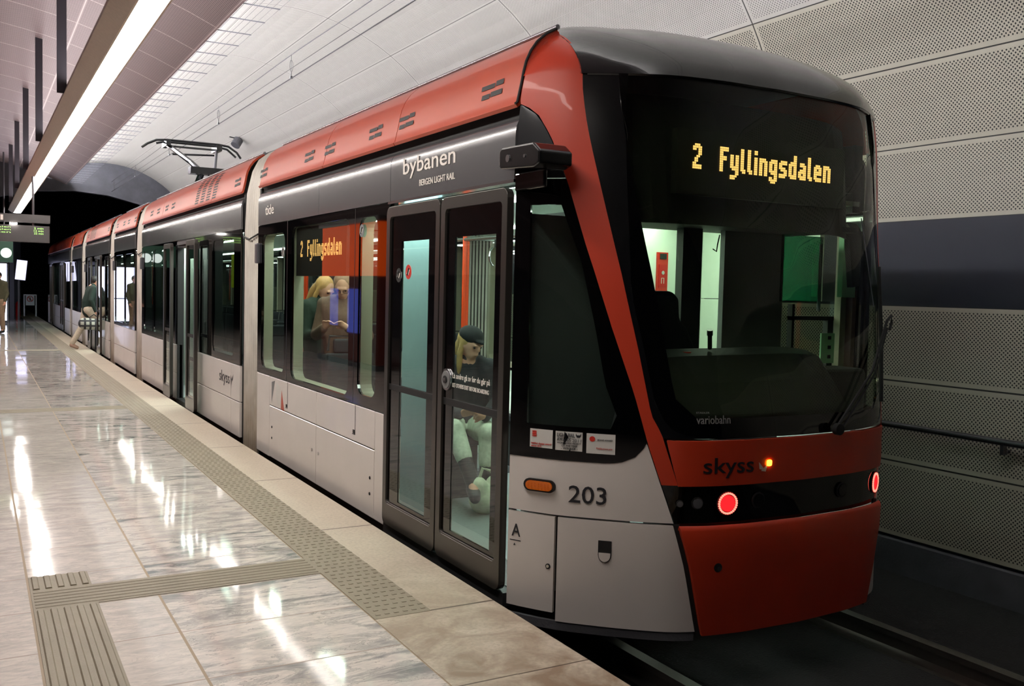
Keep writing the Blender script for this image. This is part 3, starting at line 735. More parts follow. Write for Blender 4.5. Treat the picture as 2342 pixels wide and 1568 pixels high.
mb.build('notice_print', nb)
mb = MB().prism([(2.22, 1.95), (2.34, 1.95), (2.33, 1.62), (2.27, 1.61)], 3.93, 3.97, 'black'); mb.build('sun_blind', tram)
mb = MB().tube([(2.30, 4.22, 1.88), (2.30, 4.22, 1.46)], .006, 'steel', 6).tube([(2.315, 4.22, 1.88), (2.315, 4.22, 1.46)], .006, 'steel', 6); mb.build('blind_cord', tram)
# red notice on the pale bulkhead behind
box('bulkhead', 1.86, 2.50, 5.52, 5.56, 0, 2.05, 'int_white', tram)
fs_ = box('fire_notice', 2.025, 2.125, 5.505, 5.518, 1.565, 1.85, 'red_p', tram)
mb = MB().box(2.04, 2.11, 5.50, 5.506, 1.59, 1.76, 'extinguisher').disc((2.075, 5.499, 1.70), (0, -1, 0), .014, .003, 'chrome'); mb.box(2.045, 2.105, 5.497, 5.50, 1.80, 1.84, 'int_dark').box(2.062, 2.066, 5.497, 5.50, 1.62, 1.66, 'textw').box(2.084, 2.088, 5.497, 5.50, 1.62, 1.66, 'textw').box(2.062, 2.088, 5.497, 5.50, 1.658, 1.662, 'textw'); mb.build('notice_print', fs_)
# ================================================================== CAR BODIES
ROOF = [(x, zsec(x)+.004) for x in (.229, .26, .3, .35, .42, .5, .6, .7, .8, .9, 1.0, 1.14, 1.28)]; ROOF += [(W2-x, z) for x, z in ROOF[-2::-1]]
FASC = [(0, 2.095), (0, 2.30), (.002, 2.335), (.0065, 2.36), (.015, 2.38), (.028, 2.398), (.045, 2.411), (.062, 2.42)]
def skin_y(name, prof, y0, y1, m, th=.02, flipx=False, parent=None):
    mb = MB(); P = []
    for (x, z) in prof:
        for y in (y0, y1): P.append((W2-x if flipx else x, y, z))
    fs = [(2*i, 2*i+2, 2*i+3, 2*i+1) for i in range(len(prof)-1)]
    if not flipx: fs = [f[::-1] for f in fs]
    fs = [f[::-1] for f in fs]
    mb.add(P, fs, m); mb.uv = {0: (0, 0)}
    return mb.build(name, parent or tram, smooth=True, solid=th)
def sp(x0): return lambda a, b, d: Vector((x0+d, a, b))
def fp(y, z, off=.003): return Vector((interp(z, [(b, a) for a, b in FAIR])-off, y, z))
def vent(mb, yc, w=.24):
    for (a, b, c, d) in ((-.5, .12, 2.60, 2.625), (.16, .5, 2.605, 2.632), (-.42, -.05, 2.548, 2.575), (-.02, .5, 2.553, 2.58)):
        y0, y1 = yc-a*w, yc-b*w; mb.add([fp(y0, c), fp(y1, c), fp(y1, d), fp(y0, d)], [(0, 1, 2, 3)], 'black')
def bellows(y0, y1, n=7):
    path = [(.035, -.2), (.035, .6), (.035, 1.4), (.035, 2.08), (.05, 2.44), (.10, 2.66), (.16, 2.78), (.26, 2.86), (.6, 2.93), (1.28, 2.98)]; path += [(W2-x, z) for x, z in path[-2::-1]]
    mb = MB(); P = []; m = n*8
    for (x, z) in path:
        cx, cz = (x-1.28), (z-1.4); L = Vector((cx, 0, cz*.3 if z < 2.4 else cz)).normalized()
        for i in range(m+1):
            y = y0+(y1-y0)*i/m; o = -.014+.02*abs(sin(pi*n*i/m))**.5
            P.append(Vector((x, y, z))+L*o)
    fs = [(j*(m+1)+i, j*(m+1)+i+1, (j+1)*(m+1)+i+1, (j+1)*(m+1)+i) for j in range(len(path)-1) for i in range(m)]
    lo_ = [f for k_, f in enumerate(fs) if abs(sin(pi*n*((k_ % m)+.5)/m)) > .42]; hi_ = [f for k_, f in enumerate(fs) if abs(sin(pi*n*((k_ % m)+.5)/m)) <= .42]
    mb.add(P, lo_, 'bellows'); mb.f += hi_; mb.m += [mb.mi('groove_shade')]*len(hi_); mb.uv = {0: (0, 0)}; b = mb.build('bellows', tram, smooth=True, solid=.01)  # groove faces get the painted shade colour
    MB().tube([(.012, y0, 2.02), (.0, (y0+y1)/2, 1.98), (.012, y1, 2.02)], .008, 'rubber', 6).build('bellows_strap', b)
    box('bellows_edge', .03, .09, y0-.05, y0, -.2, 2.45, 'rubber', tram); box('bellows_edge', .03, .09, y1, y1+.05, -.2, 2.45, 'rubber', tram)
    MB().box(-.028, .02, y0-.12, y0-.03, 1.74, 1.93, 'steel').build('outside_camera', tram, bevel=.012)
def windows(y0, y1, holes, x=0., far=False, name='window_band', rev='reveal', pane='pane'):
    X = (lambda v: W2-v) if far else (lambda v: v)
    mb = MB(); plate(mb, [(y0, .712), (y1, .712), (y1, 2.09), (y0, 2.09)], [rrect(a, b, c, d, r) for a, b, c, d, r in holes], .022, lambda a, b, d: Vector((X(d), a, b)), 'gloss')
    o = mb.build(name, tram)
    for a, b, c, d, r in holes:
        mb = MB(); plate(mb, rrect(a-.05, b+.05, c-.05, d+.04, r+.03), [rrect(a, b, c, d, r)], .085, lambda u, v, dd: Vector((X(.024+dd), u, v)), rev); mb.build('window_reveal', o)
        q = sorted((X(.006), X(.012))); box('window_pane', q[0], q[1], a-.01, b+.01, c-.01, d+.01, pane, o)
    return o
def panels(rects, x=0., name='lower_panel', far=False):
    for (y0, y1, z0, z1) in rects:
        q = (W2-.03, W2) if far else (0, .03); box(name, q[0], q[1], y0, y1, z0, z1, 'white', tram, bevel=.006)
def leaf(y0, y1, cl, x=-.03, z0=.005, z1=2.055, nm='door_leaf', button=False):
    mb = MB(); plate(mb, rrect(y0, y1, z0, z1, .05), [rrect(y0+.055, y1-.055, z0+.14, z1-.065, .03)], .04, sp(x), 'frame')
    mb.box(x+.012, x+.03, y0+.04, y1-.04, .885, .925, 'rubber'); mb.box(x+.004, x+.02, y0+.05, y1-.05, z0+.135, z0+.15, 'frame')
    o = mb.build(nm, tram, bevel=.014)
    mb = MB(); plate(mb, [(y0+.05, z0+.13), (y1-.05, z0+.13), (y1-.05, z1-.06), (y0+.05, z1-.06)], [[(cl[0], .18), (cl[1], .18), (cl[1], .885), (cl[0], .885)], [(cl[0], .925), (cl[1], .925), (cl[1], 1.83), (cl[0], 1.83)]], .012, sp(x+.014), 'gloss'); mb.build('glass_border', o)
    box('door_glass', x+.017, x+.023, cl[0]-.01, cl[1]+.01, .17, 1.84, 'pane', o)
    if button:
        mb = MB().disc((x+.012, y1-.10, 1.03), (-1, 0, 0), .062, .008, 'chrome').disc((x+.004, y1-.10, 1.03), (-1, 0, 0), .050, .004, 'textg').disc((x, y1-.10, 1.03), (-1, 0, 0), .022, .006, 'rubber').disc((x-.006, y1-.10, 1.03), (-1, 0, 0), .010, .002, 'chrome')
        mb.build('door_button', o, smooth=False)
        mb = MB(); text(mb, 'La andre gå av før du går på', side_fn(y1-.17, y0+.16, 1.035, 1.075, x+.012), 'textw'); text(mb, 'LET OTHERS EXIT BEFORE BOARDING', side_fn(y1-.17, y0+.17, .995, 1.018, x+.012), 'textw'); mb.build('door_lettering', o)
    return o
def shell(y0, y1, seams, vents, bigvent=None, fasc=None):
    "roof, fairings and fascia of one car"
    ys = [y0]+sorted(seams)+[y1]
    for a, b in zip(ys, ys[1:]):
        o = skin_y('roof_fairing', FAIR, a+.004, b-.004, 'orange')
        v = [q for q in vents if a < q < b]
        for q in v: mb = MB(); vent(mb, q); mb.build('vent_slots', o)
        mb = MB()
        if bigvent and a < bigvent[0] < b:
            for r in range(10):
                for c in range(4):
                    yy = bigvent[0]+c*bigvent[1]+.0; z = 2.50+r*.031; mb.add([fp(yy, z), fp(yy+bigvent[1]*.62, z), fp(yy+bigvent[1]*.62, z+.017), fp(yy, z+.017)], [(0, 1, 2, 3)], 'black')
        if mb.v: mb.build('vent_slots', o)
        skin_y('roof_fairing', FAIR, a+.004, b-.004, 'orange', flipx=True)
    skin_y('roof', ROOF, 4.45 if y0 < 5 else y0, y1, 'roof')
    MB().tube([(.236, y0+.01, zsec(.236)+.012), (.236, y1-.01, zsec(.236)+.012)], .013, 'chrome', 10).build('roof_edge', tram, smooth=True)
    for a, b in zip([y0]+sorted(fasc or [])+[y1], sorted(fasc or [])+[y1]):
        skin_y('fascia', FASC, a+.003, b-.003, 'grey'); 
    skin_y('fascia', FASC, y0, y1, 'grey', flipx=True)
    mb = MB().box(.05, .12, y0, y1, 2.08, 2.50, 'rubber').box(W2-.12, W2-.05, y0, y1, 2.08, 2.50, 'rubber').box(.05, W2-.05, y0, y1, 2.2, 2.24, 'rubber'); mb.build('roof_frame', tram)
    # inside and underneath
    MB().box(.06, W2-.06, y0, y1, -.03, 0, 'int_floor').build('cabin_floor', tram)
    MB().box(.06, W2-.06, y0, y1, 2.12, 2.15, 'int_white').build('cabin_ceiling', tram)
    for x in (.20, .62, 1.28, 1.90):
        t = y0+.25
        if x == 1.28: continue
        box('cabin_lamp', x-.05, x+.05, t, y1-.25, 2.105, 2.119, 'tramlamp', tram)
    MB().box(.07, W2-.07, y0, y1, -.24, -.03, 'rubber').box(.25, W2-.25, y0+.3, y1-.3, -.38, -.24, 'rubber').build('underframe', tram)
    MB().box(W2-.06, W2-.05, y0, y1, 0, .71, 'int_white').build('cabin_wall', tram)
def far_side(y0, y1):
    panels([(y0+.01, y1-.01, -.03, .705)], far=True)
    n = max(1, round((y1-y0)/1.6)); L = (y1-y0)/n
    windows(y0, y1, [(y0+i*L+.12, y0+(i+1)*L-.12, .80, 2.0, .08) for i in range(n)], far=True)
def sill(y0, y1): MB().box(-.012, .06, y0, y1, -.07, .0, 'darkgrey').box(.06, .3, y0, y1, -.02, .004, 'chrome').build('door_sill', tram)
def seat(x, y, d=1, pr=None):
    "bus-type seat facing +y (d=1) or -y"
    T = Matrix.Translation((x, y, 0)) @ Matrix.Rotation(0 if d > 0 else pi, 4, 'Z')
    mb = MB()
    mb.box(-.21, .21, -.20, .22, .40, .46, 'seat', T).box(-.21, .21, -.27, -.20, .42, .98, 'seat', T).box(-.15, .15, -.26, -.21, .98, 1.10, 'seat', T)
    o = mb.build('passenger_seat', tram, bevel=.02)
    MB().box(-.16, .16, -.22, .12, .0, .40, 'int_dark', T).build('seat_base', o)
    MB().tube([T @ Vector((-.19, -.25, 1.0)), T @ Vector((-.17, -.27, 1.12)), T @ Vector((.17, -.27, 1.12)), T @ Vector((.19, -.25, 1.0))], .012, 'int_dark', 6).build('seat_handle', o)
def pole(x, y, z0=0, z1=2.1, r=.017): MB().tube([(x, y, z0), (x, y, z1)], r, 'int_orange', 8).build('grab_pole', tram, smooth=True)

# ---- car 1 (nearest)
shell(4.10, 9.0, [5.68, 7.11], [4.42, 5.55, 6.08, 7.03, 7.54, 8.93], fasc=[5.72, 7.185])
far_side(4.1, 9.0)
windows(5.73, 8.99, [(5.93, 6.28, .79, 2.02, .09), (6.47, 7.90, .75, 2.03, .09), (8.10, 8.85, .77, 2.0, .09)])
MB().box(-.001, 0, 8.02, 8.03, .712, 2.09, 'darkgrey').box(-.001, 0, 6.355, 6.363, .712, 2.09, 'darkgrey').build('window_joint', tram)
panels([(5.73, 5.925, -.03, .705), (5.93, 7.177, .445, .705), (7.185, 8.535, .445, .705), (5.93, 7.177, -.03, .438), (7.185, 8.535, -.03, .438), (8.543, 8.985, -.035, .705)])
MB().box(.03, .06, 5.73, 9.0, -.05, .71, 'rubber').build('panel_backing', tram)
mb = MB()
for y, z in ((8.0, .48), (6.33, .495)): mb.box(-.002, 0, y-.03, y-.026, z, .705, 'rubber').box(-.002, 0, y-.03, y+.03, z-.004, z, 'rubber').box(-.003, 0, y-.02, y+.015, z+.004, z+.03, 'black')
for y, z in ((8.45, .25), (8.45, .15), (6.0, .24), (6.0, .13)): mb.disc((0, y, z), (-1, 0, 0), .011, .004, 'rubber', 12)
mb.build('panel_latch', tram)
mb = MB()
for y, z in ((7.27, .23), (7.11, .225)): MB().disc((0, y, z), (-1, 0, 0), .013, .007, 'chrome', 14).build('panel_lock', tram)
mb = MB()
mb.add([(-.001, 8.47, .66), (-.001, 8.36, .68), (-.001, 8.47, .47)], [(0, 1, 2)], 'textg'); mb.add([(-.001, 8.33, .67), (-.001, 8.18, .64), (-.001, 8.20, .45), (-.001, 8.33, .52)], [(0, 1, 2, 3)], 'paper'); mb.add([(-.001, 8.15, .62), (-.001, 8.06, .44), (-.001, 8.17, .45)], [(0, 1, 2)], 'orange')
mb.build('angled_decal', tram)
leaf(4.90, 5.70, (5.07, 5.48)); leaf(4.115, 4.885, (4.25, 4.72), button=True); sill(4.1, 5.72)
mb = MB().box(-.012, .05, 4.09, 5.73, 2.078, 2.094, 'chrome').box(.02, .05, 4.085, 4.115, -.03, 2.08, 'frame').box(.02, .05, 5.70, 5.73, -.03, 2.08, 'frame').box(.0, .03, 4.88, 4.905, 0, 2.06, 'rubber'); mb.build('door_surround', tram)
mb = MB(); text(mb, 'bybanen', side_fn(5.51, 4.773, 2.215, 2.345), 'textw', .002); text(mb, 'BERGEN LIGHT RAIL', side_fn(5.26, 4.773, 2.157, 2.195), 'textw', .002); mb.build('network_lettering', tram)
mb = MB(); text(mb, 'tide', side_fn(8.74, 8.46, 2.18, 2.27), 'textw', .002); mb.build('operator_lettering', tram)
d2 = box('window_display', .03, .09, 6.62, 7.86, 1.62, 2.02, 'leddim', tram)
mb = MB(); led_text(mb, '2 Fyllingsdalen', lambda a, b: Vector((.028, 7.74-1.02*a, 1.90+.135*b)), 'led'); mb.build('led_text', d2)
def roundsign(y, z, m, nm='door_pictogram', x=-.014):
    mb = MB().disc((x, y, z), (-1, 0, 0), .045, .002, m).add([(x-.003, y+.025, z-.012), (x-.003, y-.005, z-.02), (x-.003, y-.025, z+.012), (x-.003, y+.0, z+.02)], [(0, 1, 2, 3)], 'textw').tube([(x-.003, y+.012, z-.02), (x-.003, y-.012, z+.022)], .005, 'rubber', 5); mb.build(nm, tram)
roundsign(5.52, 1.62, 'textg'); roundsign(5.37, 1.64, 'red_p'); roundsign(6.22, 1.93, 'textg', x=-.002); roundsign(8.15, 1.83, 'textg', x=-.002)
# interior of car 1
cb = box('draught_screen', .34, .37, 5.72, 6.28, 0, 2.05, 'int_blue', tram)
mb = MB()
for r in range(14):
    for c in range(3): mb.box(.338, .34, 5.74+c*.035, 5.762+c*.035, .15+r*.032+(c % 2)*.012, .165+r*.032+(c % 2)*.012, 'int_dark')
mb.build('vent_slots', cb)
box('wheel_cover', 1.75, 2.5, 6.9, 8.7, 0, .5, 'int_white', tram, bevel=.03)
for (x, y, d) in ((.75, 6.28, -1), (1.9, 7.2, 1), (1.9, 8.2, -1), (.42, 7.35, -1)): seat(x, y, d)
pole(1.0, 6.62); pole(1.6, 7.75, .8); pole(.95, 10.6); pole(.42, 6.62, .75, 2.0, .02)
MB().tube([(1.62, 5.2, 1.93), (1.0, 5.6, 1.93), (1.0, 8.8, 1.93)], .016, 'chrome', 8).tube([(1.0, 6.62, 1.95), (2.3, 7.2, 1.95)], .016, 'chrome', 8).build('hand_bar', tram, smooth=True)
mb = MB(); c = Vector((1.15, 6.4, 1.80)); mb.tube([c+Vector((.03*cos(a)*2*.8, 0, .075*sin(a))) for a in [radians(i*30) for i in range(13)]], .007, 'chrome', 6).tube([c+Vector((0, 0, .07)), (1.15, 6.4, 1.93)], .006, 'int_dark', 6); mb.build('strap_handle', tram)
mb = MB(); pr_ = rrect(2.30, 2.42, .9, 1.7, .05); mb.box(2.46, 2.5, 6.1, 7.9, 0.71, 2.1, 'int_white'); mb.build('cabin_panel', tram)
MB().tube([(2.44, 7.3, .8), (2.40, 7.3, .85), (2.40, 7.3, 1.45), (2.44, 7.3, 1.5)], .02, 'int_orange', 8).build('wall_grip', tram, smooth=True)

# ---- the other cars
def other(y0, y1, doors, wins, panels_, seams=(), vents=(), big=None, fasc=(), skyss=False):
    shell(y0, y1, list(seams), list(vents), big, list(fasc)); far_side(y0, y1)
    segs = []; c = y0
    for (a, b, op) in doors: segs.append((c, a)); c = b
    segs.append((c, y1))
    for (a, b) in segs:
        if b-a < .1: continue
        hs = [w for w in wins if a <= w[0] and w[1] <= b]
        windows(a+.01, b-.01, [(w[0], w[1], .78, 2.02, .08) for w in hs], rev='int_dark', pane='pane2')  # dark reveals and darkened panes stand in for dark reflections
        MB().box(.03, .06, a, b, -.05, .71, 'rubber').build('panel_backing', tram)
        cuts = [a+.01]+[p for p in panels_ if a < p < b]+[b-.01]
        for p, q in zip(cuts, cuts[1:]): panels([(p+.003, q-.003, .335, .705), (p+.003, q-.003, -.03, .328)])
    for (a, b, op) in doors:
        m = (a+b)/2; h = (b-a)/2
        if op:
            leaf(b-.03, b+h-.05, (b+.12, b+h-.17), x=-.10); leaf(a-h+.05, a+.03, (a-h+.17, a-.12), x=-.10)
            MB().box(.0, .08, a, b, 2.0, 2.09, 'rubber').box(.0, .04, a, b, 1.98, 2.0, 'chrome').box(-.02, .0, a+.05, b-.05, 2.03, 2.07, 'steel').build('door_gear', tram)
            [MB().box(0, .08, c_, c_+.03, 0, 2.09, 'rubber').build('door_surround', tram) for c_ in (a-.03, b)]
        else:
            leaf(m+.008, b-.01, (m+.18, b-.22)); leaf(a+.01, m-.008, (a+.22, m-.18))
            MB().box(.0, .05, a-.01, b+.01, 2.078, 2.094, 'chrome').box(.02, .05, a-.01, a+.015, -.03, 2.08, 'frame').box(.02, .05, b-.015, b+.01, -.03, 2.08, 'frame').build('door_surround', tram)
        sill(a, b)
        box('draught_screen', .40, .43, b+.55, b+1.75 if b+1.75 < y1 else y1-.1, 0, 2.05, 'int_white', tram)
    for yy in fr(y0+.8, y1-1.0, max(1, int((y1-y0)/1.3))):
        if not any(a-.5 < yy < b+.5 for a, b, _ in doors): seat(.6, yy, 1); 
        seat(1.95, yy, -1)
    pole(1.0, y0+1.0); pole(1.0, y1-.9)
other(9.66, 16.2, [(11.97, 13.08, True)], [(9.95, 10.95), (14.15, 15.0), (15.12, 15.95)], [10.05, 14.9], [11.1, 14.4], [9.95, 13.6, 14.1, 14.8, 15.4], (10.9, .32), [11.3, 13.6])
other(16.96, 19.7, [], [(17.1, 18.25), (18.4, 19.55)], [18.3], [18.3], [17.1, 17.9, 18.5, 19.4])
other(20.52, 25.2, [(21.75, 23.05, True)], [(20.65, 21.0), (24.2, 25.05)], [24.6], [22.9], [20.8, 24.7], (23.2, .3), [22.8])
other(26.3, 28.8, [], [(26.45, 27.5), (27.6, 28.65)], [27.5], [], [26.6, 28.4])
other(29.6, 38.8, [(31.4, 32.8, False), (36.3, 37.5, False)], [(29.75, 30.4), (30.5, 31.2), (33.0, 34.4), (34.6, 36.1)], [33.0, 34.6], [32, 35], [30.5, 33, 35])
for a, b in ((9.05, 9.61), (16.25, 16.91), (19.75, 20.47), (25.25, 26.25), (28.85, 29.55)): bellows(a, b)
mb = MB()
text(mb, 'skyss', side_fn(10.58, 10.10, .44, .60), 'textd', .001)
mb.add([(-.002, 10.06, .58), (-.002, 10.01, .54), (-.002, 10.03, .44)], [(0, 1, 2)], 'textd'); mb.add([(-.002, 10.0, .54), (-.002, 9.93, .60), (-.002, 9.97, .52)], [(0, 1, 2)], 'textd'); mb.build('operator_lettering', tram)
MB().box(.03, .034, 10.05, 10.2, 1.5, 1.85, 'yellow').build('yellow_notice', tram)
REAR[0] = 42.9
nose(True)
REAR[0] = None
# wheels and bogie covers under the floor
for y in (6.9, 7.9, 17.8, 18.9, 27.2, 28.2, 34, 35):
    MB().disc((.49, y, 0.03), (1, 0, 0), .30, .13, 'rail', 24).disc((1.94, y, 0.03), (1, 0, 0), .30, .13, 'rail', 24).tube([(.5, y, .0), (2.06, y, .0)], .05, 'steel').build('wheelset', tram)
# pantograph
pg = MB()
Y0 = 18.75
pg.tube([(.36, Y0-.05, 4.03), (.46, Y0, 4.11), (.62, Y0, 4.19), (.80, Y0, 4.21), (1.76, Y0, 4.21), (1.94, Y0, 4.19), (2.10, Y0, 4.09), (2.18, Y0, 3.98)], .022, 'satin', 8)
pg.tube([(.66, Y0+.28, 4.17), (.80, Y0+.28, 4.21), (1.76, Y0+.28, 4.21), (1.98, Y0+.28, 4.17), (2.15, Y0+.28, 4.03)], .022, 'satin', 8)
pan = pg.build('pantograph', tram, smooth=True)
MB().box(.78, .86, Y0-.1, Y0+.4, 4.10, 4.20, 'satin').box(1.70, 1.80, Y0-.1, Y0+.4, 4.08, 4.19, 'satin').box(.9, 1.7, Y0+.1, Y0+.16, 4.10, 4.13, 'satin').build('collector_head', pan)
MB().tube([(.82, Y0+.1, 4.14), (1.12, 18.1, 3.75), (1.22, 17.75, 3.56)], [.045, .05, .055], 'satin').tube([(1.74, Y0+.1, 4.12), (1.55, 18.1, 3.66)], .025, 'steel').tube([(1.55, 18.1, 3.66), (1.34, 17.75, 3.56)], .03, 'steel').tube([(.86, 18.5, 3.92), (1.6, 18.4, 3.95)], .018, 'satin').build('upper_arm', pan)
MB().tube([(1.25, 17.7, 3.58), (1.28, 18.9, 3.15)], .06, 'satin').tube([(1.38, 17.8, 3.50), (1.40, 18.8, 3.12)], .02, 'steel').box(1.02, 1.60, 17.6, 17.85, 3.50, 3.62, 'satin').build('lower_arm', pan)
MB().box(.8, 1.8, 18.5, 19.4, 3.02, 3.14, 'satin').tube([(.9, 18.6, 3.02), (.9, 18.6, 3.2)], .05, 'steel').tube([(1.7, 18.6, 3.02), (1.7, 18.6, 3.2)], .05, 'steel').build('pantograph_base', pan)
# ================================================================== STATION THINGS
tr = thing('light_trough', (-1.4, 15, 3.3), 'long suspended trough of strip lights hanging over the platform on dark flat hangers', 'light')
MB().prism([(-1.545, 3.42), (-1.43, 3.335), (-1.415, 3.335), (-1.415, 3.40), (-1.245, 3.40), (-1.245, 3.335), (-1.23, 3.335), (-1.19, 3.46), (-1.23, 3.56), (-1.50, 3.56)], FIRST_Y, LAST_Y, 'trough').build('trough_casing', tr)
y = FIRST_Y+.05
while y < LAST_Y-.2:
    e = min(y+4.58, LAST_Y-.05); box('lamp_diffuser', -1.413, -1.247, y, e, 3.345, 3.365, 'lamp', tr); y = e+.03
for y in (2.8, 6.8, 10.8, 14.75, 18.7, 22.7, 26.7):
    MB().box(-1.60, -1.51, y-.02, y+.02, 3.45, 4.88, 'hanger').build('hanger', tr)

MB().box(-1.46, -1.27, FIRST_Y+.1, LAST_Y-.1, 3.562, 3.57, 'ceiling_fill').build('added_ceiling_fill', tr)  # added on top of the casing to brighten the ceiling above

def at(px, py, Y):
    d = fw+rr*((px-1171)/FPX)-uu*((py-784)/FPX); return CP+d*(Y/d.y)
# overhead wires
def wire(x, z, r, lab, sag=0):
    pts = []
    for i in range(61): pts.append((x, -5+i*1.06, z-sag*4*((i*1.1 % 9)/9)*(1-(i*1.1 % 9)/9)))
    return tag(MB().tube(pts, r, 'wire', 6).build('overhead_wire', smooth=True), lab, 'wire')
wire(1.28, 4.25, .0065, 'contact wire above the tram roof, touched by the pantograph'); wire(1.28, 4.56, .0055, 'upper messenger wire running along the vault over the contact wire', .03)
wire(1.36, 4.44, .0035, 'thin dark wire between the messenger wire and the contact wire')
for y in (3.9, 7.9, 12.34, 16.6, 21.3, 26.2, 30.5):
    tag(MB().tube([(1.28, y, 4.255), (1.28, y, 4.33)], .006, 'wire', 6).tube([(1.28+.02*cos(a), y, 4.41+.08*sin(a)) for a in [radians(k*30) for k in range(13)]], .003, 'wire', 5).tube([(1.28, y, 4.33), (1.28, y, 4.555)], .003, 'wire', 5).box(1.265, 1.295, y-.02, y+.02, 4.245, 4.275, 'darkgrey').build('wire_dropper'), 'short looped dropper linking the messenger wire to the contact wire', 'dropper', 'wire droppers over the track')
# CCTV camera on the vault
p = Vector((2.55, 20.5, 4.62))
sl = thing('vault_cctv', p, 'small silver CCTV camera clamped to the vault beyond the pantograph', 'lamp')
MB().disc(p+Vector((0, 0, -.02)), (-.5, -.3, -.8), .10, .16, 'steel', 16).build('cctv_head', sl); MB().tube([p, p+Vector((.12, 0, .10))], .03, 'darkgrey').tube([p+Vector((-.2, -.05, .02)), p], .012, 'darkgrey').build('cctv_bracket', sl)

# hanging platform display
sg = thing('platform_display', (-1.8, 18.6, 2.18), 'grey hanging departure display with green lettering and a track number 1', 'sign')
sb = MB().box(-2.75, -1.19, 18.55, 18.65, 2.18, 2.47, 'sign').build('display_box', sg, bevel=.008)
sh_ = MB().box(-2.75, -1.185, 18.52, 18.68, 2.52, 2.66, 'sign').build('header_board', sg)
MB().tube([(-1.45, 18.6, 2.47), (-1.45, 18.6, 3.33)], .02, 'steel').tube([(-2.3, 18.6, 2.47), (-2.3, 18.6, 4.9)], .02, 'steel').build('hanger_rod', sg)
mb = MB(); text(mb, '1', front_fn(-1.955, -1.915, 2.545, 2.635, 18.515), 'textw'); mb.build('track_number', sh_)
MB().box(-1.82, -1.70, 18.50, 18.52, 2.475, 2.505, 'lamp').build('header_lamp', sh_)
mb = MB()
for k, (l, r) in enumerate((('Fyllingsdalen', '2 min'), ('Fyllingsdalen', '12 min'), ('Byparken', '22 min'))):
    z = 2.41-k*.045; text(mb, l, front_fn(-2.40, -1.80, z, z+.034, 18.548), 'greenled'); text(mb, r, front_fn(-1.44, -1.29, z, z+.034, 18.548), 'greenled')
mb.build('led_text', sb)
# exit sign with white discs beyond
a = at(30, 600, 27); b = at(32, 548, 27)
es_ = thing('exit_sign', (-2.2, 27, a.z), 'dark green hanging exit sign with white discs, under the departure display', 'sign')
M_['dgreen'] = mat('dark_green_sign', (.05, .20, .15), .4, emit=(.05, .25, .18), es=.3); M_['disc'] = emis('sign_disc', (.95, 1, .97), 1.6)
MB().box(-3.2, a.x, 27, 27.1, a.z, b.z, 'dgreen').build('sign_box', es_)
c1 = at(14, 578, 26.99); mb = MB().disc((c1.x, 26.99, c1.z), (0, -1, 0), .125, .01, 'disc').disc((c1.x-.28, 26.99, c1.z), (0, -1, 0), .125, .01, 'disc'); mb.build('sign_disc', es_)
MB().tube([(a.x-.2, 27.05, b.z), (a.x-.2, 27.05, 4.7)], .02, 'steel').build('hanger_rod', es_)
# concrete pillar, poster screen and extinguisher
pl = at(40, 716, 44.5)
q0 = at(31, 716, 44.5).x; q1 = at(48, 716, 44.5).x
tag(MB().box(q0, q1, 44.5, 44.9, 0, 5.2, 'concrete').build('pillar_column', None, bevel=.02), 'square concrete pillar at the far end of the platform', 'pillar')
sa, sb_ = at(34, 638, 40), at(63, 594, 40)
ps = thing('poster_screen', ((sa.x+sb_.x)/2, 40, sa.z), 'tilted bright poster screen in front of the far pillar', 'screen')
Tm = Matrix.Translation((sa.x, 40, sa.z)) @ Matrix.Rotation(radians(6), 4, 'Y'); ww_, hh_ = sb_.x-sa.x, sb_.z-sa.z
MB().box(-.02, ww_-.06, 0, .08, -.02, hh_+.02, 'darkgrey', Tm).build('screen_case', ps); MB().box(.0, ww_-.08, -.006, .0, .0, hh_, 'screen', Tm).build('screen_face', ps)
MB().box(sa.x+.1, sa.x+.16, 40.08, 40.14, 0, sb_.z, 'darkgrey').build('screen_post', ps)
e0 = at(41, 716, 43.9)
fe = thing('fire_extinguisher', (e0.x, 43.9, 0), 'red fire extinguisher standing at the foot of the far pillar', 'extinguisher')
MB().tube([(e0.x, 43.9, 0), (e0.x, 43.9, .50), (e0.x, 43.9, .56), (e0.x, 43.9, .60)], [.09, .09, .06, .03], 'extinguisher', 14).build('cylinder', fe, smooth=True)
MB().tube([(e0.x, 43.9, .6), (e0.x, 43.9, .68)], .022, 'rubber').box(e0.x-.03, e0.x+.1, 43.88, 43.92, .66, .69, 'rubber').build('valve_handle', fe); MB().tube([(e0.x+.02, 43.88, .64), (e0.x+.12, 43.86, .55), (e0.x+.11, 43.86, .2)], .012, 'rubber').build('hose', fe)
b0, b1 = at(54, 716, 43.5), at(84, 716, 43.5)
ba = thing('end_barrier', ((b0.x+b1.x)/2, 43.5, 0), 'white barrier with a no-entry pictogram closing the far platform end', 'barrier')
zt = at(70, 673, 43.5).z; zb = at(70, 698, 43.5).z
M_['barrier'] = mat('barrier_white', (.9, .9, .95), .5)
MB().box(b0.x, b0.x+.05, 43.5, 43.55, 0, zt, 'barrier').build('post', ba); MB().box(b1.x-.05, b1.x, 43.5, 43.55, 0, zt, 'barrier').build('post', ba)
pn = MB().box(b0.x+.05, b1.x-.05, 43.51, 43.54, zb, zt, 'barrier').build('panel', ba)
cx, cz = (b0.x+b1.x)/2, (zb+zt)/2+.04
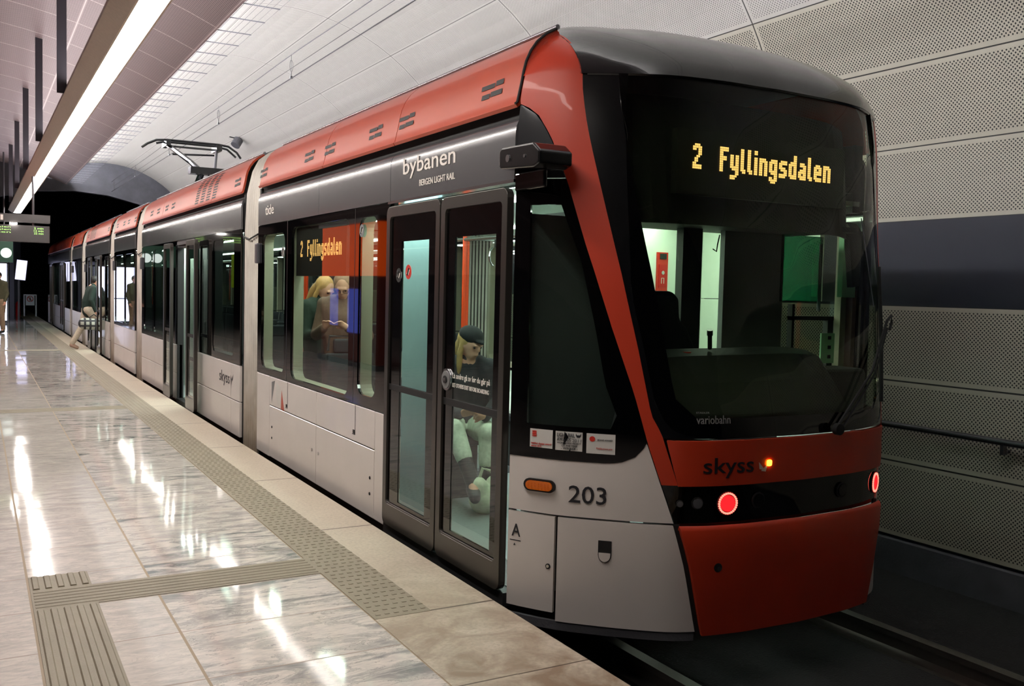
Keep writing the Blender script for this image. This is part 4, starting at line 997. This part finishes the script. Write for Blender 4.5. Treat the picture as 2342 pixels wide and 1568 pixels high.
mb = MB().tube([(cx+.11*cos(a), 43.5, cz+.11*sin(a)) for a in [radians(k*24) for k in range(16)]], .014, 'red_p', 5).tube([(cx-.075, 43.5, cz+.075), (cx+.075, 43.5, cz-.075)], .012, 'red_p', 5).box(cx-.02, cx+.02, 43.495, 43.505, cz-.07, cz+.06, 'textd').box(cx-.20, cx-.16, 43.49, 43.51, zb, zt-.04, 'navy').box(cx+.16, cx+.20, 43.49, 43.51, zb, zt-.04, 'navy'); mb.build('no_entry_pictogram', pn)
# glazed lift lobby far left
l0, l1 = at(-80, 700, 36), at(21, 700, 36)
lb = thing('glass_shelter', ((l0.x+l1.x)/2, 36.5, 0), 'brightly lit glass shelter at the left edge under the exit sign', 'shelter')
M_['shelterlight'] = emis('shelter_panel', (.86, .88, 1.0), 4.0)
ztop = at(10, 598, 36).z
MB().box(l0.x, l1.x-.06, 36.4, 36.44, .1, ztop-.05, 'shelterlight').build('lit_panel', lb)
mb = MB()
for i in range(5): xx = l0.x+(l1.x-l0.x)*i/4; mb.box(xx-.04, xx+.0, 36.30, 36.4, 0, ztop, 'steel')
mb.box(l0.x, l1.x, 36.30, 36.4, ztop-.06, ztop, 'steel').box(l0.x, l1.x, 36.30, 36.4, .9, .93, 'steel'); mb.build('frame', lb)
MB().box(l0.x, l1.x, 36.32, 37.6, ztop, ztop+.12, 'darkgrey').build('roof', lb)
tag(MB().box(at(22, 700, 40).x, at(32, 700, 40).x, 39.8, 40.2, 0, 5.2, 'hanger').build('dark_column'), 'dark column between the glass shelter and the concrete pillar', 'pillar')
# orange ticket wall across the platform, seen mirrored in the tram windows
kk = thing('ticket_wall', (-4.15, 17.8, 0), 'glowing orange ticket wall with two blue screens mirrored in the nearest window', 'kiosk')
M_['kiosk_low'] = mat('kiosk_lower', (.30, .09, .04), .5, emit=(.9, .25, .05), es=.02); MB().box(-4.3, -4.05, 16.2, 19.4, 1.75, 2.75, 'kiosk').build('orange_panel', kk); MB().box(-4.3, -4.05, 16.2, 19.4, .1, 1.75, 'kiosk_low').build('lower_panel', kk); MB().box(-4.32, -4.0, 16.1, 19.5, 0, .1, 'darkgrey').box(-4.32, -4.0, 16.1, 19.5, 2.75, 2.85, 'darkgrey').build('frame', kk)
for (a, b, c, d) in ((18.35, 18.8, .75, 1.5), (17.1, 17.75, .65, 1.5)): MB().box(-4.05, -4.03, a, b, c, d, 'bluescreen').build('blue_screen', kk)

# ================================================================== PEOPLE
def blob(name, parts, m, parent, vox=.008, smooth_it=3, loc=None):
    "closed pieces grown together into one continuous skin"
    mb = MB()
    for p in parts:
        if p[0] == 'c': mb.tube(p[1], p[2], m, 12); [mb_ball(mb, q, r, m) for q, r in zip(p[1], p[2] if isinstance(p[2], (list, tuple)) else [p[2]]*len(p[1]))]
        elif p[0] == 'e': mb_ell(mb, p[1], p[2], m, p[3] if len(p) > 3 else None)
    o = mb.build(name, parent, smooth=False)
    for md in list(o.modifiers): o.modifiers.remove(md)
    r = o.modifiers.new('r', 'REMESH'); r.mode = 'VOXEL'; r.voxel_size = vox; r.use_smooth_shade = True
    k = o.modifiers.new('k', 'SMOOTH'); k.factor = .5; k.iterations = smooth_it
    return o
def mb_ell(mb, c, r, m, rot=None, nu=14, nv=9):
    c = Vector(c); P = []; 
    for j in range(nv+1):
        th = pi*j/nv
        for i in range(nu):
            ph = 2*pi*i/nu; v = Vector((r[0]*sin(th)*cos(ph), r[1]*sin(th)*sin(ph), r[2]*cos(th)))
            if rot: v = rot @ v
            P.append(c+v)
    fs = [(j*nu+i, (j+1)*nu+i, (j+1)*nu+(i+1) % nu, j*nu+(i+1) % nu) for j in range(nv) for i in range(nu)]
    mb.add(P, fs, m)
def mb_ball(mb, c, r, m): mb_ell(mb, c, (r*.99, r*.99, r*.99), m, nu=10, nv=7)
STAND = dict(pelvis=(0, 0, .93), waist=(0, 0, 1.08), chest=(0, .01, 1.28), neckb=(0, 0, 1.44), head=(0, .03, 1.60), look=(0, 1, -.1),
 shL=(-.175, 0, 1.40), elL=(-.22, -.03, 1.12), wrL=(-.21, .08, .90), hdL=(-.21, .12, .82), shR=(.175, 0, 1.40), elR=(.22, -.03, 1.12), wrR=(.21, .08, .90), hdR=(.21, .12, .82),
 hiL=(-.09, 0, .90), knL=(-.10, .03, .50), anL=(-.10, -.02, .09), toL=(-.11, .13, .035), hiR=(.09, 0, .90), knR=(.10, .03, .50), anR=(.10, -.02, .09), toR=(.11, .13, .035))
def person(label, loc, ang, J=None, sc=1.0, top='coat', topc=(.1, .1, .1), legc=(.2, .2, .25), hairc=(.3, .2, .1), shoec=(.1, .1, .1), longhair=None, vox=.009, hem=.09, glasses=False, cap=None, skirt=0, legbare=None):
    j = dict(STAND); j.update(J or {}); T = Matrix.Translation(loc) @ Matrix.Rotation(ang, 4, 'Z') @ Matrix.Scale(sc, 4)
    R3 = Matrix.Rotation(ang, 3, 'Z'); g = {k: T @ Vector(v) for k, v in j.items() if k != 'look'}
    lk = (R3 @ Vector(j['look'])).normalized(); f = lambda *r: [x*sc for x in r]
    root = thing('person', loc, label, 'person'); n0 = len(bpy.data.objects)
    side = lk.cross(Vector((0, 0, 1))).normalized(); up = side.cross(lk)
    HR = Matrix((side, lk, up)).transposed()
    H = lambda x, y, z: g['head']+HR @ (Vector((x, y, z))*sc)
    parts = [('e', g['head'], f(.073, .092, .105), HR), ('e', H(0, .03, -.055), f(.052, .062, .06), HR), ('e', H(0, .098, -.012), f(.012, .018, .022), HR),
             ('e', H(0, .088, .018), f(.05, .012, .014), HR), ('e', H(.074, 0, -.01), f(.01, .02, .03), HR), ('e', H(-.074, 0, -.01), f(.01, .02, .03), HR), ('e', H(0, .09, -.055), f(.022, .012, .010), HR),
             ('c', [g['neckb'], H(0, -.015, -.07)], f(.055, .05)), ('c', [g['neckb'], g['chest'], g['waist'], g['pelvis']], f(.08, .12, .11, .12))]
    for s_ in 'LR':
        parts += [('c', [g['neckb'].lerp(g['sh'+s_], .6), g['sh'+s_], g['el'+s_], g['wr'+s_]], f(.06, .055, .042, .027)),
                  ('c', [g['hi'+s_], g['kn'+s_], g['an'+s_]], f(.085, .058, .038)), ('c', [g['an'+s_], g['to'+s_]], f(.042, .03))]
        w_, h_ = g['wr'+s_], g['hd'+s_]; d = (h_-w_).normalized(); sd = d.cross(lk if abs(d.dot(lk)) < .9 else Vector((0, 0, 1))).normalized(); nn = sd.cross(d)
        pm = w_+d*.05*sc
        parts += [('c', [w_, pm, w_+d*.085*sc], f(.026, .03, .026))]
        for q, (o_, L_) in enumerate(((-.027, .062), (-.009, .072), (.009, .068), (.026, .052))):
            b_ = w_+d*.088*sc+sd*o_*sc; parts.append(('c', [b_, b_+d*L_*.5*sc+nn*.006*sc, b_+d*L_*.85*sc+nn*.028*sc], f(.0095, .009, .008)))
        b_ = w_+d*.04*sc-sd*.03*sc; parts.append(('c', [b_, b_-sd*.022*sc+d*.03*sc, b_-sd*.022*sc+d*.055*sc+nn*.012*sc], f(.011, .010, .009)))
    blob('body', parts, 'skin', root, vox)
    mm = lambda nm, c, r=.8: mat(nm, c, r, noise=(40, .25))
    if top:
        M_['_t'] = mm('jacket', topc); e = .014
        P = [('c', [g['neckb'].lerp(g['chest'], .15), g['chest'], g['waist'], g['pelvis']+(Vector((0, 0, -.06*sc)) if not skirt else Vector((0, 0, -skirt)))], f(.088, .137, .132, .142)),
             ('c', [g['neckb'], g['neckb'].lerp(g['head'], .28)], f(.068, .066))]
        for s_ in 'LR': P += [('c', [g['neckb'].lerp(g['sh'+s_], .5), g['sh'+s_], g['el'+s_], g['wr'+s_]], f(.075, .072, .057, .042)), ('c', [g['sh'+s_].lerp(g['chest'], .3), g['hi'+s_].lerp(g['pelvis'], .3)+Vector((0, 0, .05))], f(.10, .11))]
        blob('jacket', P, '_t', root, vox*1.1)
    M_['_l'] = mm('trousers', legc); P = [('c', [g['hiL'], g['pelvis'], g['hiR']], f(.115, .138, .115)), ('c', [g['pelvis'], g['waist'].lerp(g['pelvis'], .4)], f(.138, .13))]
    for s_ in 'LR':
        a_ = g['kn'+s_].lerp(g['an'+s_], 1-hem/.45 if hem > .09 else .93)
        P.append(('c', [g['hi'+s_], g['hi'+s_].lerp(g['kn'+s_], .5), g['kn'+s_], a_], f(.103, .092, .074, .062)))
    blob('trousers', P, '_l', root, vox*1.1)
    M_['_s'] = mm('shoes', shoec, .5)
    for s_ in 'LR':
        P = [('c', [g['an'+s_]-Vector((0, 0, .03*sc)), g['to'+s_]], f(.052, .04))]
        if hem > .09: P.append(('c', [g['an'+s_], g['kn'+s_].lerp(g['an'+s_], .55)], f(.050, .055)))
        blob('shoe', P, '_s', root, vox)
    M_['_h'] = mm('hair', hairc, .6)
    P = [('e', H(0, -.022, .022), f(.086, .094, .098), HR)]
    if longhair:
        for sx_ in (-1, 1): P.append(('c', [H(.066*sx_, -.01, .03), H(.078*sx_, .0, -.08), H(.07*sx_, .02, -.08-longhair*.5), H(.06*sx_, .03, -.08-longhair)], f(.02, .024, .022, .012)))
        P.append(('c', [H(0, -.07, .0), H(0, -.09, -.1), H(0, -.09, -.1-longhair*.7)], f(.05, .055, .035)))
    blob('hair', P, '_h', root, vox)
    M_['_e'] = mat('eye', (.05, .04, .04), .2); mb = MB()
    for sx_ in (-1, 1): mb_ball(mb, H(.031*sx_, .083, .0), .009*sc, '_e')
    mb.build('eyes', root, smooth=True)
    if glasses:
        mb = MB()
        for sx_ in (-1, 1): mb.tube([H(.034*sx_+.024*cos(a), .103, .0+.017*sin(a)) for a in [radians(k*30) for k in range(13)]], .002*sc, 'black', 5).tube([H(.058*sx_, .10, .004), H(.078*sx_, .0, .008)], .002*sc, 'black', 5)
        mb.tube([H(-.01, .105, .0), H(.01, .105, .0)], .002*sc, 'black', 5); mb.build('glasses', root)
    if cap:
        M_['_c'] = mm('cap', cap); blob('cap', [('e', H(0, -.01, .06), f(.09, .10, .07), HR), ('c', [H(-.03, .09, .05), H(.0, .12, .045), H(.03, .09, .05)], f(.012, .012, .012))], '_c', root, vox)
    return root, g
# seated woman behind the first door
sit = dict(pelvis=(0, 0, .53), waist=(0, .02, .68), chest=(0, .07, .88), neckb=(0, .12, 1.01), head=(-.01, .17, 1.15), look=(-.55, .8, -.35),
 shL=(-.17, .10, .97), elL=(-.22, .16, .72), wrL=(-.10, .36, .64), hdL=(-.03, .42, .66), shR=(.17, .10, .97), elR=(.21, .16, .72), wrR=(.09, .38, .66), hdR=(.02, .43, .68),
 hiL=(-.09, .02, .52), knL=(-.11, .43, .53), anL=(-.10, .45, .12), toL=(-.10, .60, .04), hiR=(.09, .02, .52), knR=(.13, .42, .56), anR=(.02, .62, .20), toR=(.03, .76, .14))
person('seated woman in dark jacket, pale trousers and boots, seen through the front door glass', (.84, 6.26, 0), radians(162), sit, 1.0, topc=(.16, .16, .18), legc=(.80, .83, .74), hairc=(.72, .56, .34), shoec=(.13, .13, .14), longhair=.18, cap=(.06, .06, .07), hem=.22)
# tote bag on the floor
tb = thing('tote_bag', (.74, 5.66, 0), 'pale cloth tote bag on the tram floor beside the seated woman', 'bag')
M_['cloth'] = mat('bag_cloth', (.84, .86, .74), .85, noise=(14, .25), bump=(20, .6))
blob('bag_body', [('e', (.74, 5.66, .10), (.15, .09, .11)), ('e', (.80, 5.68, .16), (.08, .07, .10)), ('e', (.66, 5.65, .17), (.07, .06, .09))], 'cloth', tb, .01, 2)
MB().tube([(.66, 5.66, .22), (.68, 5.64, .32), (.74, 5.63, .30), (.79, 5.65, .22)], .012, 'cloth', 6).build('bag_handle', tb)
# two passengers at the window of the first car
hold = dict(elL=(-.23, .06, 1.13), wrL=(-.10, .30, 1.20), hdL=(-.03, .36, 1.25), elR=(.23, .06, 1.13), wrR=(.12, .30, 1.20), hdR=(.05, .36, 1.25), head=(0, .06, 1.575), look=(-.05, .8, -.55))
person('standing man with glasses and short greying hair in brown jacket behind the window', (.50, 7.98, 0), radians(150), hold, .985, topc=(.42, .31, .25), legc=(.15, .15, .18), hairc=(.62, .46, .36), glasses=True)
r_, g = person('standing woman with long blonde hair and dark green coat beside the man with glasses', (.46, 8.52, 0), radians(205), hold, .965, topc=(.10, .16, .11), legc=(.10, .10, .12), hairc=(.76, .56, .34), longhair=.24, skirt=.2)
ph = (g['hdL']+g['hdR'])/2+Vector((0, 0, .03))
tp = thing('phone', ph, 'lit mobile phone held by the long-haired woman at the window', 'phone')
Tq = Matrix.Translation(ph) @ Matrix.Rotation(radians(205), 4, 'Z') @ Matrix.Rotation(radians(-35), 4, 'X')
MB().box(-.037, .037, -.004, .004, -.07, .07, 'rubber', Tq).build('phone_case', tp); MB().box(-.033, .033, -.0052, -.004, -.065, .065, 'screen', Tq).build('phone_screen', tp)
# man boarding the third door
bd = at(203, 796, 23.0)
walk = dict(pelvis=(0, .02, .92), chest=(0, .08, 1.27), neckb=(0, .10, 1.42), head=(0, .17, 1.56), shL=(-.18, .08, 1.38), shR=(.18, .08, 1.38), knL=(-.10, -.10, .50), anL=(-.10, -.32, .12), toL=(-.10, -.20, .035), knR=(.10, .26, .52), anR=(.10, .28, .10), toR=(.10, .43, .04), elR=(.25, .0, 1.12), wrR=(.24, .10, .88), hdR=(.24, .13, .80), elL=(-.22, .12, 1.12), wrL=(-.18, .34, 1.05), hdL=(-.15, .42, 1.05))
r_, g = person('man in dark green jacket and pale trousers stepping aboard with a checked bag', (bd.x-.02, 23.0, 0), radians(-80), walk, .98, topc=(.07, .15, .12), legc=(.78, .72, .64), hairc=(.10, .08, .07), shoec=(.75, .62, .55), vox=.013)
hb = g['hdR']
bg_ = thing('checked_bag', hb-Vector((0, 0, .42)), 'grey checked holdall carried by the boarding man', 'bag')
mk = mat('checked_cloth', (.62, .62, .58), .8); h_ = NT(mk); P_ = h_.xyz(h_.pos()); chk = h_.math('MAXIMUM', h_.math('GREATER_THAN', h_.math('FRACT', h_.math('MULTIPLY', P_[0], 9.)), .6), h_.math('GREATER_THAN', h_.math('FRACT', h_.math('MULTIPLY', P_[2], 9.)), .65))
mk.node_tree.links.new(h_.mix(chk, S_((.66, .66, .62)), S_((.18, .18, .2))), mk.node_tree.nodes['Principled BSDF'].inputs['Base Color']); M_['check'] = mk
blob('bag_body', [('c', [hb+Vector((-.26, -.04, -.20)), hb+Vector((.14, -.04, -.24))], .13)], 'check', bg_, .014, 2)
MB().tube([hb+Vector((-.2, -.04, -.1)), hb+Vector((-.06, -.0, .0)), hb+Vector((.08, -.04, -.12))], .012, 'rubber', 6).build('bag_handle', bg_)
lp = at(-2, 745, 30)
person('person in olive coat cut off by the left edge of the photo', (lp.x, 30, 0), radians(150), None, 1.0, topc=(.30, .29, .20), legc=(.62, .52, .42), hairc=(.12, .09, .07), skirt=.25, vox=.014)
